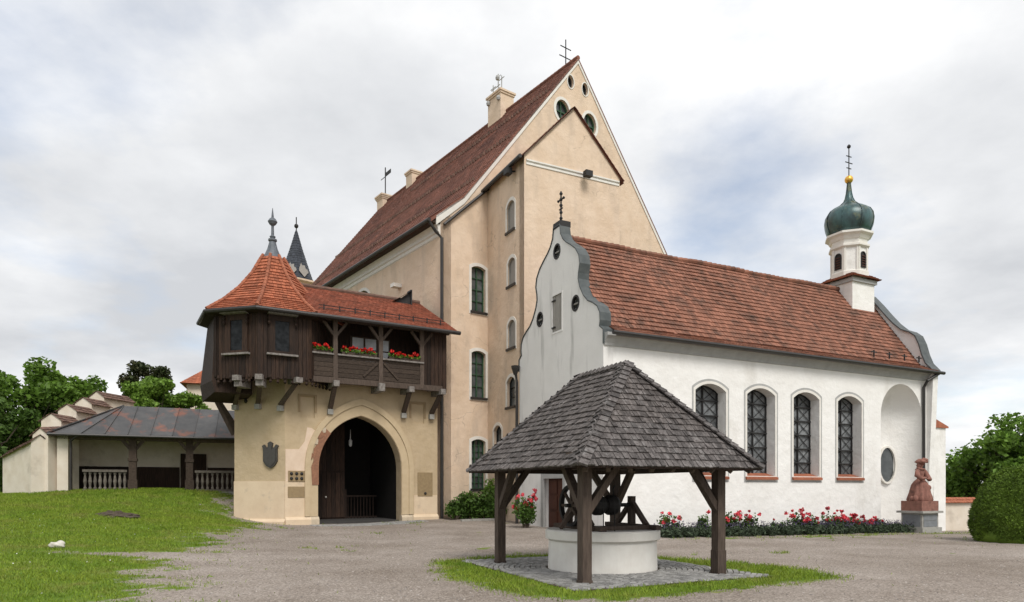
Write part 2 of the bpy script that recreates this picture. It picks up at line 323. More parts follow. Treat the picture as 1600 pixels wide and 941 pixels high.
LAWN = [(-3.9, -4), (-4.6, 8), (-5.6, 10.6), (-7.6, 16.4), (-9.1, 21.5), (-10.2, 27), (-10.9, 30.2), (-13, 32), (-15, 37), (-75, 40), (-75, -4)]
PATCH = [tuple(WHF.p(a, b, 0)[:2]) for a, b in ((-3.5, 3.2), (-2.2, 4.0), (1.5, 3.9), (3.6, 3.6), (4.2, 1.5), (3.0, -1.5), (2.2, -3.4), (-1, -3.5), (-3.0, -3.0), (-3.9, 0))]
CHF = Fr((3.48, 26), (.895, .446))
VERGE = [tuple(CHF.p(a, b, 0)[:2]) for a, b in ((1.5, 2.3), (8, 2.9), (14, 3.0), (19, 3.4), (30, 3.2), (30, 2.1), (19, 2.2), (8, 2.0), (1.5, 1.9))]
def smooth(x, a, b): t = np.clip((x-a)/(b-a), 0, 1); return t*t*(3-2*t)
def grassmask(x, y):
    nf = .5*np.sin(x*2.1+1.3*np.sin(y*1.7))*np.sin(y*2.6+1.1*np.sin(x*1.9))+.3*np.sin(x*5.3+y*2.2)*np.sin(y*6.1-x*1.7)+.2*np.sin(x*11+y*3)*np.sin(y*12.7-x*4)
    g = np.clip(smooth(sdpoly(x, y, LAWN), -1.7, 2.6)+.55*nf*smooth(-np.abs(sdpoly(x, y, LAWN)-.2), -3.4, 0), 0, 1)
    trk = np.exp(-((y-(16.9+.03*(x+9)))/.5)**2)*smooth(x, -15, -8.5)*(x < -5)
    trk2 = np.exp(-((y-(13.6+.10*(x+9)))/.30)**2)*smooth(x, -9.5, -6.5)*(x < -4)
    g = np.maximum(g-(.85+.3*nf)*trk-(.4+.5*nf)*trk2, 0)
    g = np.maximum(g, np.clip(smooth(sdpoly(x, y, PATCH), -.6, .7)*.86+.28*nf*smooth(sdpoly(x, y, PATCH), -.7, .1), 0, 1)*smooth(sdpoly(x, y, PATCH), -.9, -.2))
    g = np.maximum(g, smooth(sdpoly(x, y, VERGE), -.45, .25)*(.46+.35*nf))
    g = np.maximum(g, smooth(np.hypot(x-25, y-27), 1.0, 0)*0+smooth(x, 30, 34)*.9)
    g = np.maximum(g, .62*smooth(nf*np.sin(x*.7+2)*np.sin(y*.5+1), .33, .5)*(y > 17))
    return np.maximum(g, smooth(y, 44, 50))
xs = np.unique(np.r_[np.linspace(-600, -40, 12), np.linspace(-40, -26, 15), np.linspace(-26, 26, 209), np.linspace(26, 40, 15), np.linspace(40, 600, 12)])
ys = np.unique(np.r_[np.linspace(-200, -4, 8), np.linspace(-4, 8, 25), np.linspace(8, 38, 121), np.linspace(38, 60, 23), np.linspace(60, 900, 14)])
gx, gy = np.meshgrid(xs, ys); gzv = gz(gx, gy)+rng.normal(0, .006, gx.shape)
far = np.maximum(np.hypot(gx, gy-25)-70, 0); gzv -= far*.035
me = bpy.data.meshes.new('ground'); nx = len(xs); ny = len(ys)
idx = np.arange(nx*ny).reshape(ny, nx)
me.from_pydata(np.c_[gx.ravel(), gy.ravel(), gzv.ravel()].tolist(), [], np.stack([idx[:-1, :-1], idx[:-1, 1:], idx[1:, 1:], idx[1:, :-1]], -1).reshape(-1, 4).tolist())
at_ = me.attributes.new('grass', 'FLOAT', 'POINT'); at_.data.foreach_set('value', grassmask(gx, gy).ravel().astype(np.float32))
me.polygons.foreach_set('use_smooth', [True]*len(me.polygons))
def ground_mat():
    m = bpy.data.materials.new('ground_gravel_and_grass'); m.use_nodes = True; t = m.node_tree; n = t.nodes; l = t.links; bs = n['Principled BSDF']
    bs.inputs['Roughness'].default_value = .95; bs.inputs['Specular IOR Level'].default_value = .15
    geo = n.new('ShaderNodeNewGeometry'); at = n.new('ShaderNodeAttribute'); at.attribute_name = 'grass'
    def nz(s, d=5, r=.6):
        q = n.new('ShaderNodeTexNoise'); q.inputs['Scale'].default_value = s; q.inputs['Detail'].default_value = d; q.inputs['Roughness'].default_value = r; l.new(geo.outputs['Position'], q.inputs[0]); return q.outputs[0]
    def ramp(src, st):
        r = n.new('ShaderNodeValToRGB'); e = r.color_ramp.elements
        while len(e) < len(st): e.new(.5)
        for q, (p, c) in zip(e, st): q.position = p; q.color = (*c, 1)
        l.new(src, r.inputs[0]); return r.outputs[0]
    def mix(f, a, b, mode='MIX'):
        q = n.new('ShaderNodeMix'); q.data_type = 'RGBA'; q.blend_type = mode
        if isinstance(f, float): q.inputs[0].default_value = f
        else: l.new(f, q.inputs[0])
        l.new(a, q.inputs[6]); l.new(b, q.inputs[7]); return q.outputs[2]
    vo = n.new('ShaderNodeTexVoronoi'); vo.inputs['Scale'].default_value = 34; l.new(geo.outputs['Position'], vo.inputs[0])
    peb = ramp(vo.outputs['Color'], [(.1, (.11, .095, .085)), (.5, (.27, .24, .215)), (.9, (.52, .475, .44))])
    base = ramp(nz(.5, 6), [(.30, (.185, .152, .125)), (.5, (.27, .235, .205)), (.72, (.36, .325, .295))])
    grav = mix(.5, base, peb); grav = mix(1.0, grav, ramp(nz(.22, 4), [(.32, (.80, .76, .71)), (.55, (1.0, .97, .94)), (.7, (1.14, 1.12, 1.10))]), 'MULTIPLY')
    fine = ramp(nz(60, 2), [(.3, (.72,)*3), (.7, (1.2,)*3)]); grav = mix(1.0, grav, fine, 'MULTIPLY')
    gr = ramp(nz(1.6, 6), [(.3, (.075, .13, .014)), (.5, (.11, .18, .02)), (.72, (.19, .20, .05))])
    a = n.new('ShaderNodeMath'); a.operation = 'ADD'; l.new(at.outputs['Fac'], a.inputs[0])
    s = n.new('ShaderNodeMapRange'); s.inputs[1].default_value = .25; s.inputs[2].default_value = .75; s.inputs[3].default_value = -.42; s.inputs[4].default_value = .42; l.new(nz(3.2, 8, .7), s.inputs[0]); l.new(s.outputs[0], a.inputs[1])
    th = n.new('ShaderNodeMapRange'); th.inputs[1].default_value = .42; th.inputs[2].default_value = .60; l.new(a.outputs[0], th.inputs[0])
    l.new(mix(th.outputs[0], grav, gr), bs.inputs['Base Color'])
    b = n.new('ShaderNodeBump'); b.inputs['Strength'].default_value = .6; b.inputs['Distance'].default_value = .02; l.new(vo.outputs['Distance'], b.inputs['Height']); l.new(b.outputs[0], bs.inputs['Normal'])
    return m
me.materials.append(ground_mat()); link('ground', me, kind='structure')
# ------------------------------------------------------------ the hall
def window(parent, fr, a0, a1, z0, zs, rise, frame_m, glass_m, nc, nr, band=.14, deep=.22, surround=PL_TRIM, sill_m=None, bw=.05, proud=.025, lab=None):
    o_ = arch(a0-band, a1+band, z0-band, zs, rise*(1+2*band/(a1-a0)) if rise else 0)
    if not rise: o_ = arch(a0-band, a1+band, z0-band, zs+band, 0)
    else: o_ = [(a, c if i < 2 else c+band*.9) for i, (a, c) in enumerate(o_)]
    hole = arch(a0, a1, z0, zs, rise)
    w = MB().plate(fr, o_, [hole], proud, -.02).build('window', surround, parent)
    if lab: w['label'] = lab
    top = zs+rise
    fb = MB(); bd = -deep
    # outer casing follows the opening, bars between panes
    inner = arch(a0+bw*1.3, a1-bw*1.3, z0+bw*1.3, zs, max(rise-bw, 0) if rise else 0)
    if not rise: inner = arch(a0+bw*1.3, a1-bw*1.3, z0+bw*1.3, zs-bw*1.3, 0)
    fb.plate(fr, hole, [inner], bd+.04, bd-.04)
    for i in range(1, nc): a = a0+(a1-a0)*i/nc; fb.box(fr, a-bw*.6, a+bw*.6, bd-.03, bd+.05, z0, top-.02)
    for j in range(1, nr): c = z0+(top-z0)*j/nr; fb.box(fr, a0, a1, bd-.02, bd+.035, c-bw*.35, c+bw*.35)
    fb.build('frame', frame_m, w)
    for i in range(nc):
        for j in range(nr):
            x0 = a0+(a1-a0)*i/nc; x1 = a0+(a1-a0)*(i+1)/nc; c0 = z0+(top-z0)*j/nr; c1 = z0+(top-z0)*(j+1)/nr
            pbox('pane', glass_m, w, fr, x0, x1, bd-.05+random.uniform(0, .004), bd-.03, c0, c1)
    if sill_m: MB().box(fr, a0-band*.6, a1+band*.6, -deep, .10, z0-.10, z0+.02).build('sill', sill_m, w)
    return w, hole
HG = Fr((-3.65, 35.07), (.8035, .5954)); HL = Fr((-3.65, 35.07), (-.5954, .8035), (-.8035, -.5954))
TF = Fr((.588, 33), (.895, .446)); TL = Fr((.588, 33), (-.446, .895), (-.895, -.446))
hall = thing('castle_hall', (HG.p(9, -8, .2)), 'tall cream plastered castle hall with steep brown tiled roof and gabled projecting bay', 'building')
HW, HLEN, EZ, AZ = 18.86, 26.0, 16.0, 27.3
gout = [(0, -.5), (HW, -.5), (HW, EZ), (HW-1.4, 17.09), (HW/2, AZ), (1.4, 17.09), (0, EZ)]
holes = []; wins = []
def gwin(x0, x1, yt, yb, rise, *a, **k):
    a0, zt = HG.at(x0, yt); a1, _ = HG.at(x1, yt); _, zb = HG.at((x0+x1)/2, yb)
    w, h = window(hall, HG, a0, a1, zb, zt-rise, rise, *a, **k); holes.append(h)
gwin(736.5, 758.5, 414, 488, .14, GREEN, GLASS, 2, 4, sill_m=METAL_D, lab='tall window with green casement, uppermost of three')
gwin(736.5, 758.5, 547, 622, .14, GREEN, GLASS, 2, 4, sill_m=METAL_D)
gwin(736.5, 758.5, 686, 764, .14, GREEN, GLASS, 3, 8, sill_m=METAL_D, bw=.04)
for x, y, ra, rz in ((879, 173, .52, .62), (921.5, 195, .52, .66), (891.5, 128, .24, .38), (914, 140, .24, .38)):
    a, c = HG.at(x, y); h = ell(a, c, ra, rz); holes.append(h)
    w = MB().plate(HG, ell(a, c, ra+.17 if ra > .4 else ra+.06, rz+.17 if ra > .4 else rz+.06), [h], .03, -.02).build('round_window', PL_TRIM, hall)
    f = MB().plate(HG, h, [ell(a, c, ra-.07, rz-.07)], -.16, -.24)
    if ra > .4: f.box(HG, a-.03, a+.03, -.24, -.16, c-rz, c+rz); f.box(HG, a-ra, a+ra, -.235, -.165, c-.03, c+.03)
    f.build('frame', GREEN if ra > .4 else IRON, w); MB().plate(HG, ell(a, c, ra, rz), (), -.26, -.30).build('pane', GLASS, w)
MB().plate(HG, gout, holes, 0, -.6).build('gable_wall', PL_HALL, hall)
MB().plate(HG.off(0, -HLEN), gout, (), 0, .5).build('rear_gable_wall', PL_HALL, hall)
# long wall with one arched window above the gatehouse roof
a0, zt = HL.at(577, 449); a1, _ = HL.at(555, 449); lw, lh = window(hall, HL, a0, a1, zt-2.0, zt-.42, .42, GREEN, GLASS, 2, 3, band=.14)
MB().plate(HL, [(.0, -.5), (HLEN, -.5), (HLEN, EZ-.1), (.0, EZ-.1)], [lh], -.003, -.6).build('long_wall', PL_HALL, hall)
MB().box(HG, HW-.6, HW-.002, -HLEN, -.6, -.5, EZ-.1).build('far_wall', PL_HALL, hall)
MB().sweep(HL, [(0, 14.75), (.06, 14.8), (.06, 14.95), (.14, 15.0), (.14, 15.15), (.26, 15.35), (.26, 15.5), (0, 15.5)], .05, HLEN).build('cornice', PL_TRIM, hall)
# roof: deck, tiles, verge, snow hooks
prof = [(-.62, 15.50), (1.4, 17.2), (HW/2, 27.42)]
def rp(a, b, c): return HG.p(a, b, c)
rb = MB()
full = prof+[(HW-1.4, 17.2), (HW+.62, 15.5)]
rb.sweep(Fr(tuple(HG.O[:2]), tuple((-HG.v)[:2]), tuple(HG.u[:2])), full+[(a, c-.16) for a, c in full[::-1]], -.05, HLEN+.1)
roof = rb.build('roof', T_HALL, hall)
tm = MB()
for (a0, c0), (a1, c1) in zip(prof[:-1], prof[1:]):
    tiles(tm, rp(a0, .06, c0), rp(a0, -HLEN-.1, c0), rp(a1, -HLEN-.1, c1), rp(a1, .06, c1), .22, .30, .04)
tm.build('roof_tiles', T_HALL, roof, kind='stuff', recalc=False)
rd = MB()
for i in range(75): b = -i*.35; rd.tube([rp(HW/2, b+.05, 27.44), rp(HW/2, b-.34, 27.46)], .13, 8)
rd.build('ridge_tiles', T_HALL, roof, kind='stuff')
hk = MB()
for a, n in ((2.3, 90), (4.7, 90), (7.4, 60)):
    c = 17.2+(a-1.4)*(27.42-17.2)/(HW/2-1.4)
    for i in range(n): hk.box(HG, a-.10, a+.02, -.4-i*.28-.07, -.4-i*.28, c+.02, c+.19)
hk.build('snow_hooks', T_OLD, roof, kind='stuff')
for sgn in (0, 1):
    f = lambda a: a if not sgn else HW-a
    pts = [(f(-.3), 15.72), (f(1.4), 17.13), (f(HW/2), 27.36)]; low = [(f(-.3), 15.25), (f(1.4), 16.75), (f(HW/2), 27.08)]
    mb = MB()
    for (p0, p1, q0, q1) in zip(pts[:-1], pts[1:], low[:-1], low[1:]):
        k = len(mb.V); mb.V += [HG.p(a, b, c) for b in (.0, .05) for a, c in (p0, p1, q1, q0)]
        mb.F += [(k, k+1, k+2, k+3), (k+4, k+5, k+6, k+7), (k, k+1, k+5, k+4), (k+3, k+2, k+6, k+7), (k, k+3, k+7, k+4), (k+1, k+2, k+6, k+5)]
    mb.build('verge', PL_TRIM, hall)
gp = [HL.p(-.1+i*(HLEN)/2, .74, 15.42) for i in range(3)]
MB().tube(gp, .10, 8).build('gutter', METAL_D, hall)
MB().sweep(HL, [(.05, 15.36), (.70, 15.36), (.70, 15.44), (.05, 15.5)], 0, HLEN).build('eave_board', WOOD_D, hall)
c = HG.p(-.12, .12, 0)
MB().tube([HL.p(.0, .70, 15.35), HL.p(-.02, .30, 14.9), HG.p(-.02, .13, 14.6), HG.p(-.02, .13, .2)], .085, 8).build('downpipe', METAL_D, hall)
p1 = HG.at(692, 352); p2 = HG.at(761, 299)
MB().tube([HG.p(p1[0], .12, p1[1]), HG.p(p2[0]-.1, .12, p2[1]), TL.p(3.9, .12, 17.75)], .075, 8).build('sloping_pipe', METAL_D, hall)
# projecting bay: front with gable, side wall, roof
BW, BD = 5.59, 4.26
bz, bp = 17.95, 20.85
holes_t = []
for x0, x1, yt, yb in ((792, 804.5, 319, 361), (793.5, 805.5, 407, 446), (793.5, 805.5, 503, 544), (792, 805.5, 591, 636), (771.5, 784, 666, 701)):
    a1, zt = TL.at(x0, yt); a0, _ = TL.at(x1, yt); _, zb = TL.at((x0+x1)/2, yb)
    blind = yt < 580
    w, h = window(hall, TL, a0, a1, zb, zt-.28, .28, BLIND if blind else IRON, BLIND if blind else GLASS, 1, 1 if blind else 3, band=.11, deep=.1 if blind else .2, bw=.03, sill_m=METAL_D if yb < 640 else None)
    holes_t.append(h)
MB().plate(TL, [(.0, -.5), (BD+.3, -.5), (BD+.3, bz), (.0, bz)], holes_t, 0, -.5).build('bay_side_wall', PL_HALL, hall)
MB().plate(TF, [(.0, -.5), (BW, -.5), (BW, bz), (BW/2, bp), (.0, bz)], (), .003, -.5).build('bay_front_wall', PL_HALL, hall)
MB().box(TF, BW-.5, BW-.004, -BD-2.6, -.5, -.5, bz).build('bay_right_wall', PL_HALL, hall)
MB().sweep(TF, [(0, 17.46), (.04, 17.48), (.04, 17.55), (.02, 17.57), (.02, 17.62), (.08, 17.65), (.08, 17.72), (.0, 17.76)], .1, BW-.05).build('moulding', PL_TRIM, hall)
br = MB()
for s in (0, 1):
    e = -.22 if not s else BW+.22; ez = bz-.2
    br.poly([TF.p(e, .10, ez), TF.p(BW/2, .10, bp+.06), TF.p(BW/2, -8.5, bp+.06), TF.p(e, -8.5, ez)])
    br.poly([TF.p(e, .10, ez-.1), TF.p(BW/2, .10, bp-.04), TF.p(BW/2, -8.5, bp-.04), TF.p(e, -8.5, ez-.1)])
    tiles(br, TF.p(e, .12, ez), TF.p(e, -8.5, ez), TF.p(BW/2, -8.5, bp+.06), TF.p(BW/2, .12, bp+.06), .22, .3, .04)
br.build('bay_roof', T_HALL, hall, recalc=False)
MB().tube([TL.p(-.25, .34, bz-.25), TL.p(BD+.25, .34, bz-.25)], .10, 8).build('bay_gutter', METAL_D, hall)
for fr, px, py in ((TL, 805, 271), (TF, 912, 277)):
    a, c = fr.at(px, py); o = MB().box(fr, a-.2, a+.2, .25, .55, c-.14, c+.14); o.tube([fr.p(a, 0, c+.1), fr.p(a, .35, c)], .04, 6)
    tag(o.build('floodlight', IRON), 'small floodlight on the '+('side' if fr is TL else 'front')+' wall of the projecting bay', 'floodlight', 'floodlights')
cr = MB(); a, c = HG.at(625, 448); 
# chimneys, crosses, vane
HR = Fr(tuple(HG.p(HW/2, 0, 0)[:2]), (-.5954, .8035), (-.8035, -.5954))
def chimney(t, w, d, ztop, cap, lab=None, b=0.0):
    m = MB().box(HR, t-d/2, t+d/2, b-w/2, b+w/2, 25.2, ztop-.35)
    c_ = m.build('chimney', PL_HALL if lab is None else PL_WALL, hall)
    k = MB()
    for i in range(cap): k.box(HR, t-d/2-.06*(i+1), t+d/2+.06*(i+1), b-w/2-.06*(i+1), b+w/2+.06*(i+1), ztop-.35+i*.13, ztop-.35+(i+1)*.13)
    k.build('cap', PL_HALL, c_); return c_
c1 = chimney(7.9, 1.1, 1.5, 28.9, 2)
an = MB()
for i, (t, h) in enumerate(((7.3, 1.0), (7.7, 1.3), (8.3, .8))): an.tube([HR.p(t, .35, 28.6), HR.p(t, .35, 28.8+h)], .035, 6); an.tube([HR.p(t-.3, .35, 28.6+h), HR.p(t+.3, .35, 28.6+h)], .025, 6)
an.tube([HR.p(7.5, .35, 29.3), HR.p(8.5, .35, 29.3)], .03, 6)
for t, z in ((7.4, 29.6), (8.5, 28.35), (7.3, 28.2)):
    an.lathe(HR.p(t, .62, z), [(.02, -.16), (.11, -.13), (.15, 0), (.11, .13), (.02, .16)], 10)
an.build('antennas', PL_GREY, c1)
chimney(20.3, 1.0, 1.0, 28.2, 2)
c3 = chimney(25.7, 1.1, 1.1, 27.9, 3)
vn = MB().tube([HR.p(25.7, 0, 27.8), HR.p(25.7, 0, 30.6)], .05, 6)
vn.lathe(HR.p(25.7, 0, 27.75), [(.25, 0), (.12, .25), (.05, .6)], 8)
vn.box(HR, 24.6, 25.6, -.01, .01, 29.75, 30.1); vn.box(HR, 25.8, 26.6, -.01, .01, 29.75, 29.82)
vn.build('weathervane', IRON, hall)
cr = MB().tube([HR.p(1.1, 0, 27.4), HR.p(1.1, 0, 29.1)], .035, 6)
f2 = Fr(tuple(HR.p(1.1, 0, 0)[:2]), tuple(HG.u[:2]))
for z, w in ((28.6, .42), (28.0, .5)): cr.tube([f2.p(-w, 0, z), f2.p(w, 0, z)], .03, 6)
cr.build('ridge_cross', IRON, hall)
# vent and dormer over the gatehouse roof
a, c = HL.at(625, 448); MB().box(HL, a-.22, a+.22, 0, .5, c-.1, c+.1).build('vent', PL_TRIM, hall)
# slender slate spire behind the hall
SP = (-337/FPX*62, 62)
sp = thing('stair_tower', (*SP, .6), 'slender tower with dark patterned slate spire behind the turret', 'tower')
MB().lathe((*SP, 0), [(1.7, .5), (1.7, 20.1), (1.95, 20.25), (1.95, 20.4), (1.5, 20.5)], 8, R(22.5)).build('wall', PL_HALL, sp)
spp = MB(); prof_s = [(1.62, 20.35), (1.2, 21.5), (.58, 23.4), (.06, 25.2)]
spire = MB().lathe((*SP, 0), prof_s, 8, R(22.5)).build('spire', SLATE, sp)
for k in range(8):
    for (r0, z0), (r1, z1) in zip(prof_s[:-1], prof_s[1:]):
        q = [Vector((SP[0]+r*math.cos(R(22.5+45*(k+d))), SP[1]+r*math.sin(R(22.5+45*(k+d))), z)) for r, z, d in ((r0, z0, 0), (r0, z0, 1), (r1, z1, 1), (r1, z1, 0))]
        tiles(spp, *q, .25, .25, .03)
spp.build('slates', SLATE, spire, kind='stuff', recalc=False)
pp = MB()
for k in (5, 6):
    a = R(45*k+45); c0 = Vector((SP[0]+1.28*math.cos(a), SP[1]+1.28*math.sin(a), 21.15)); x = Vector((-math.sin(a), math.cos(a), 0)); up = Vector((-.25*math.cos(a), -.25*math.sin(a), 1)).normalized()
    nn = Vector((math.cos(a), math.sin(a), .25))*.10
    pp.poly([c0+x*.46+nn, c0+up*.25+x*.38+nn, c0+up*.32+x*.22+nn, c0+up*.62+x*.18+nn, c0+up*.58-x*.08+nn, c0+up*.8-x*.16+nn, c0+up*.3-x*.38+nn, c0-x*.46+nn, c0-up*.55+nn])
pp.build('pale_slate_field', NICHE if False else BLIND, spire, recalc=False)
MB().tube([(*SP, 25.1), (*SP, 26.4)], .05, 6).ball((*SP, 25.6), .2, 8, 6).build('finial', IRON, sp)
# distant orange-roofed wing seen past the turret
fw = Fr((-30.5, 64), (.95, .3)); wg = thing('rear_wing', fw.p(4, -3, 1), 'far wing with small orange tiled roof left of the turret', 'building')
MB().box(fw, 0, 9, -6, 0, .5, 11.8).build('wall', PL_WALL, wg)
mb = MB(); tiles(mb, fw.p(-.5, .5, 11.6), fw.p(9.5, .5, 11.6), fw.p(8, -3, 14.0), fw.p(2, -3, 14.0), .3, .3); tiles(mb, fw.p(-.5, -6.5, 11.6), fw.p(-.5, .5, 11.6), fw.p(2, -3, 14), fw.p(2, -3.01, 14), .3, .3)
mb.poly([fw.p(-.5, .5, 11.58), fw.p(9.5, .5, 11.58), fw.p(9.5, -6.5, 11.58), fw.p(-.5, -6.5, 11.58)]); mb.build('roof', T_TUR, wg, recalc=False)
# ------------------------------------------------------------ the gatehouse
GH = Fr((-3.8, 34.8), (-.86, -.51), (.51, -.86))
gate = thing('gatehouse', GH.p(4, -1, .1), 'ochre plastered gatehouse with pointed archway, dark timber gallery and octagonal corner turret', 'building')
def gothic(c, w, z0, zs, apex, n=10):
    h = apex-zs; r = (w*w+h*h)/(2*w); pts = [(c-w, z0), (c+w, z0)]
    for i in range(n+1): t = (i/n)*math.asin(min(1, h/r)); pts.append((c+w-r+r*math.cos(t), zs+r*math.sin(t)))
    for i in range(n-1, -1, -1): t = (i/n)*math.asin(min(1, h/r)); pts.append((c-w+r-r*math.cos(t), zs+r*math.sin(t)))
    return pts
AC, AWD = 4.0, 2.05
hole = gothic(AC, AWD, .02, 2.75, 5.25)
EDGE = 7.55
wallo = [(.0, -.4), (AC-AWD-.0, -.4), (AC-AWD, .02)]  # outline runs round the open archway
g1 = gothic(AC, AWD, -.4, 2.75, 5.25)
outl = [(.0, -.4), (g1[0][0], -.4)] + [g1[0]] + g1[:1:-1] + [g1[1]] + [(EDGE, -.4), (EDGE, 7.2), (.0, 7.2)]
outl = [(0, -.4)] + [(g1[0][0], -.4)] + list(reversed(g1[2:])) + [(g1[1][0], -.4), (EDGE, -.4), (EDGE, 7.2), (0, 7.2)]
nich = []
for x0, x1, y0, y1 in ((469, 491.5, 619, 653), (642.5, 662.5, 630.5, 661.5)):
    a1, zt = GH.at(x0, y0); a0, _ = GH.at(x1, y0); zb = GH.at((x0+x1)/2, y1)[1]; nich.append([(a0, zb), (a1, zb), (a1, zt), (a0, zt)])
MB().plate(GH, outl, nich, 0, -.7).build('front_wall', PL_GATE, gate)
for h in nich:
    pbox('niche_back', PL_GATE, gate, GH, h[0][0], h[1][0], -.16, -.07, h[0][1], h[2][1])
    MB().plate(GH, [(h[0][0]-.1, h[0][1]+.25), (h[0][0]-.1, h[2][1]+.1), (h[1][0]+.1, h[2][1]+.1), (h[1][0]+.1, h[0][1]+.25), (h[1][0], h[0][1]+.25), (h[1][0], h[2][1]), (h[0][0], h[2][1]), (h[0][0], h[0][1]+.25)], (), .03, -.01).build('niche_frame', NICHE, gate)
# arch mouldings (two stepped orders), brick showing where plaster fell
def ring(w0, ap0, w1, ap1, b0, b1, zb, m, name, side=None):
    A = gothic(AC, w0, zb, 2.75, ap0, 14)[2:]; B = gothic(AC, w1, zb, 2.75, ap1, 14)[2:]
    A = [(AC+w0, zb)]+A+[(AC-w0, zb)]; B = [(AC+w1, zb)]+B+[(AC-w1, zb)]
    if side == 'r': A, B = A[:-9], B[:-9]
    if side == 'l': A, B = A[-10:], B[-10:]
    mb = MB(); mb.strip([GH.p(a, b1, c) for a, c in A], [GH.p(a, b1, c) for a, c in B]); mb.strip([GH.p(a, b0, c) for a, c in A], [GH.p(a, b0, c) for a, c in B])
    mb.strip([GH.p(a, b0, c) for a, c in A], [GH.p(a, b1, c) for a, c in A]); mb.strip([GH.p(a, b0, c) for a, c in B], [GH.p(a, b1, c) for a, c in B])
    return mb.build(name, m, gate)
ring(AWD+.38, 5.78, AWD+.62, 6.08, .0, .10, .5, PL_ARCH, 'arch_moulding', None)
ring(AWD+.02, 5.28, AWD+.38, 5.77, -.01, .045, .5, PL_ARCH, 'arch_reveal', None)
# the arch stands left of its centre in the facade (u runs to the left, so +a is the left jamb)
mb = MB(); A = gothic(AC, AWD-.012, 0, 2.75, 5.24, 14)[2:12]; A = [(AC+AWD-.012, 1.95)]+A[:8]; B = [(a+.30+.05*math.sin(i*2.1), c+.03*i) for i, (a, c) in enumerate(A)]
mb.strip([GH.p(a, .07, c) for a, c in A], [GH.p(a, .07, c) for a, c in B]); mb.strip([GH.p(a, .07, c) for a, c in A], [GH.p(a, -.45, c) for a, c in A])
mb.strip([GH.p(a, .07, c) for a, c in B], [GH.p(a, .0, c) for a, c in B]); mb.build('bare_brick_jamb', BRICKRED, gate, recalc=False)
for px, py, r in ((500, 679, .2), (493, 690, .14), (484, 712, .17), (506, 672, .12)):
    a, c = GH.at(px, py); pl = [(a+r*random.uniform(.7, 1.2)*math.cos(t), c+r*random.uniform(.7, 1.3)*math.sin(t)) for t in np.linspace(0, 6.28, 10)[:-1]]
    MB().plate(GH, pl, (), .085, -.01).build('broken_plaster', BRICKRED if r > .15 else STONE, gate)
pt = [GH.at(x, y) for x, y in ((446, 752), (446, 702), (467, 702), (476, 690), (480, 668), (487, 669), (496, 676), (489, 700), (487, 752))]
MB().plate(GH, pt, (), .018, -.01).build('fresh_plaster_patch', PL_PATCH, gate)
# pale lower band and plinth
MB().plate(GH, [(AC+AWD+.04, -.3), (EDGE, -.3), (EDGE, 2.12), (AC+AWD+.04, 2.12)], (), .022, -.01).build('pale_band', PL_BASE, gate)
MB().plate(GH, [(.02, -.3), (AC-AWD-.66, -.3), (AC-AWD-.66, 1.45), (.02, 1.45)], (), .022, -.01).build('pale_band', PL_BASE, gate)
for a0, a1 in ((.0, AC-AWD-.55), (AC-AWD-.6, AC-AWD+.02), (AC+AWD-.02, AC+AWD+.35), (AC+AWD+.35, EDGE)):
    MB().sweep(GH, [(-.2, -.4), (.16, -.4), (.16, .36), (.06, .48), (-.2, .48)], a0, a1).build('plinth', PL_BASE if a1-a0 > .8 else STONE, gate)
# turret masonry: one canted face, then the return
P0 = GH.p(EDGE, 0, 0); TB = Fr(tuple(P0[:2]), (-.969, .247), (-.247, -.969))
TR = Fr(tuple(TB.p(2.63, 0, 0)[:2]), (-.30, .954), (-.954, -.30))
MB().plate(TB, [(-.0, -.4), (2.63, -.4), (2.63, 7.2), (.0, 7.2)], (), 0, -.6).build('turret_wall', PL_GATE, gate)
MB().plate(TR, [(-.0, -.4), (5.5, -.4), (5.5, 7.2), (.0, 7.2)], (), 0, -.6).build('turret_side_wall', PL_GATE, gate)
MB().plate(TB, [(-.0, -.4), (2.65, -.4), (2.65, 2.12), (.0, 2.12)], (), .02, -.01).build('pale_band', PL_BASE, gate)
MB().sweep(TB, [(-.2, -.4), (.14, -.4), (.14, .28), (.05, .4), (-.2, .4)], -.05, 2.75).build('plinth', PL_BASE, gate)
a, c = TB.at(423.5, 714)
sh = [(a-.36, c+.38), (a-.42, c+.5), (a-.30, c+.56), (a-.2, c+.42), (a-.1, c+.44), (a-.13, c+.62), (a, c+.70), (a+.13, c+.62), (a+.1, c+.44), (a+.2, c+.42), (a+.30, c+.56), (a+.42, c+.5), (a+.36, c+.38), (a+.36, c-.2), (a+.2, c-.42), (a, c-.52), (a-.2, c-.42), (a-.36, c-.2)]
s_ = MB().plate(TB, sh, (), .09, .0).build('shield_plaque', BRONZE, gate); MB().plate(TB, [(a+(x-a)*.8, c+(z-c)*.8-.02) for x, z in sh], (), .115, .08).build('relief', BRONZE, s_)
a, c = TB.at(385, 622); MB().lathe(TB.p(a, .05, c-.25), [(.02, 0), (.09, .08), (.05, .2), (.02, .5)], 8).build('iron_fitting', IRON, gate)
a, c = GH.at(463, 744); bb = MB().box(GH, a-.37, a+.37, .0, .06, c-.24, c+.24).build('bell_panel', BRASS, gate)
for i in range(3):
    for j in range(2):
        MB().ball(GH.p(a-.23+i*.23, .06, c-.11+j*.22), .075, 8, 6).build('bell_button', IRON, bb)
a, c = GH.at(462.5, 769); MB().box(GH, a-.37, a+.37, 0, .045, c-.25, c+.25).build('notice_plaque', BRASS, gate)
a, c = GH.at(664, 757); pbp = MB().box(GH, a-.4, a+.4, 0, .04, c-.6, c+.6).build('notice_board', BRASS, gate); MB().ball(GH.p(a, .05, c-.45), .07, 8, 6).build('knob', IRON, pbp)
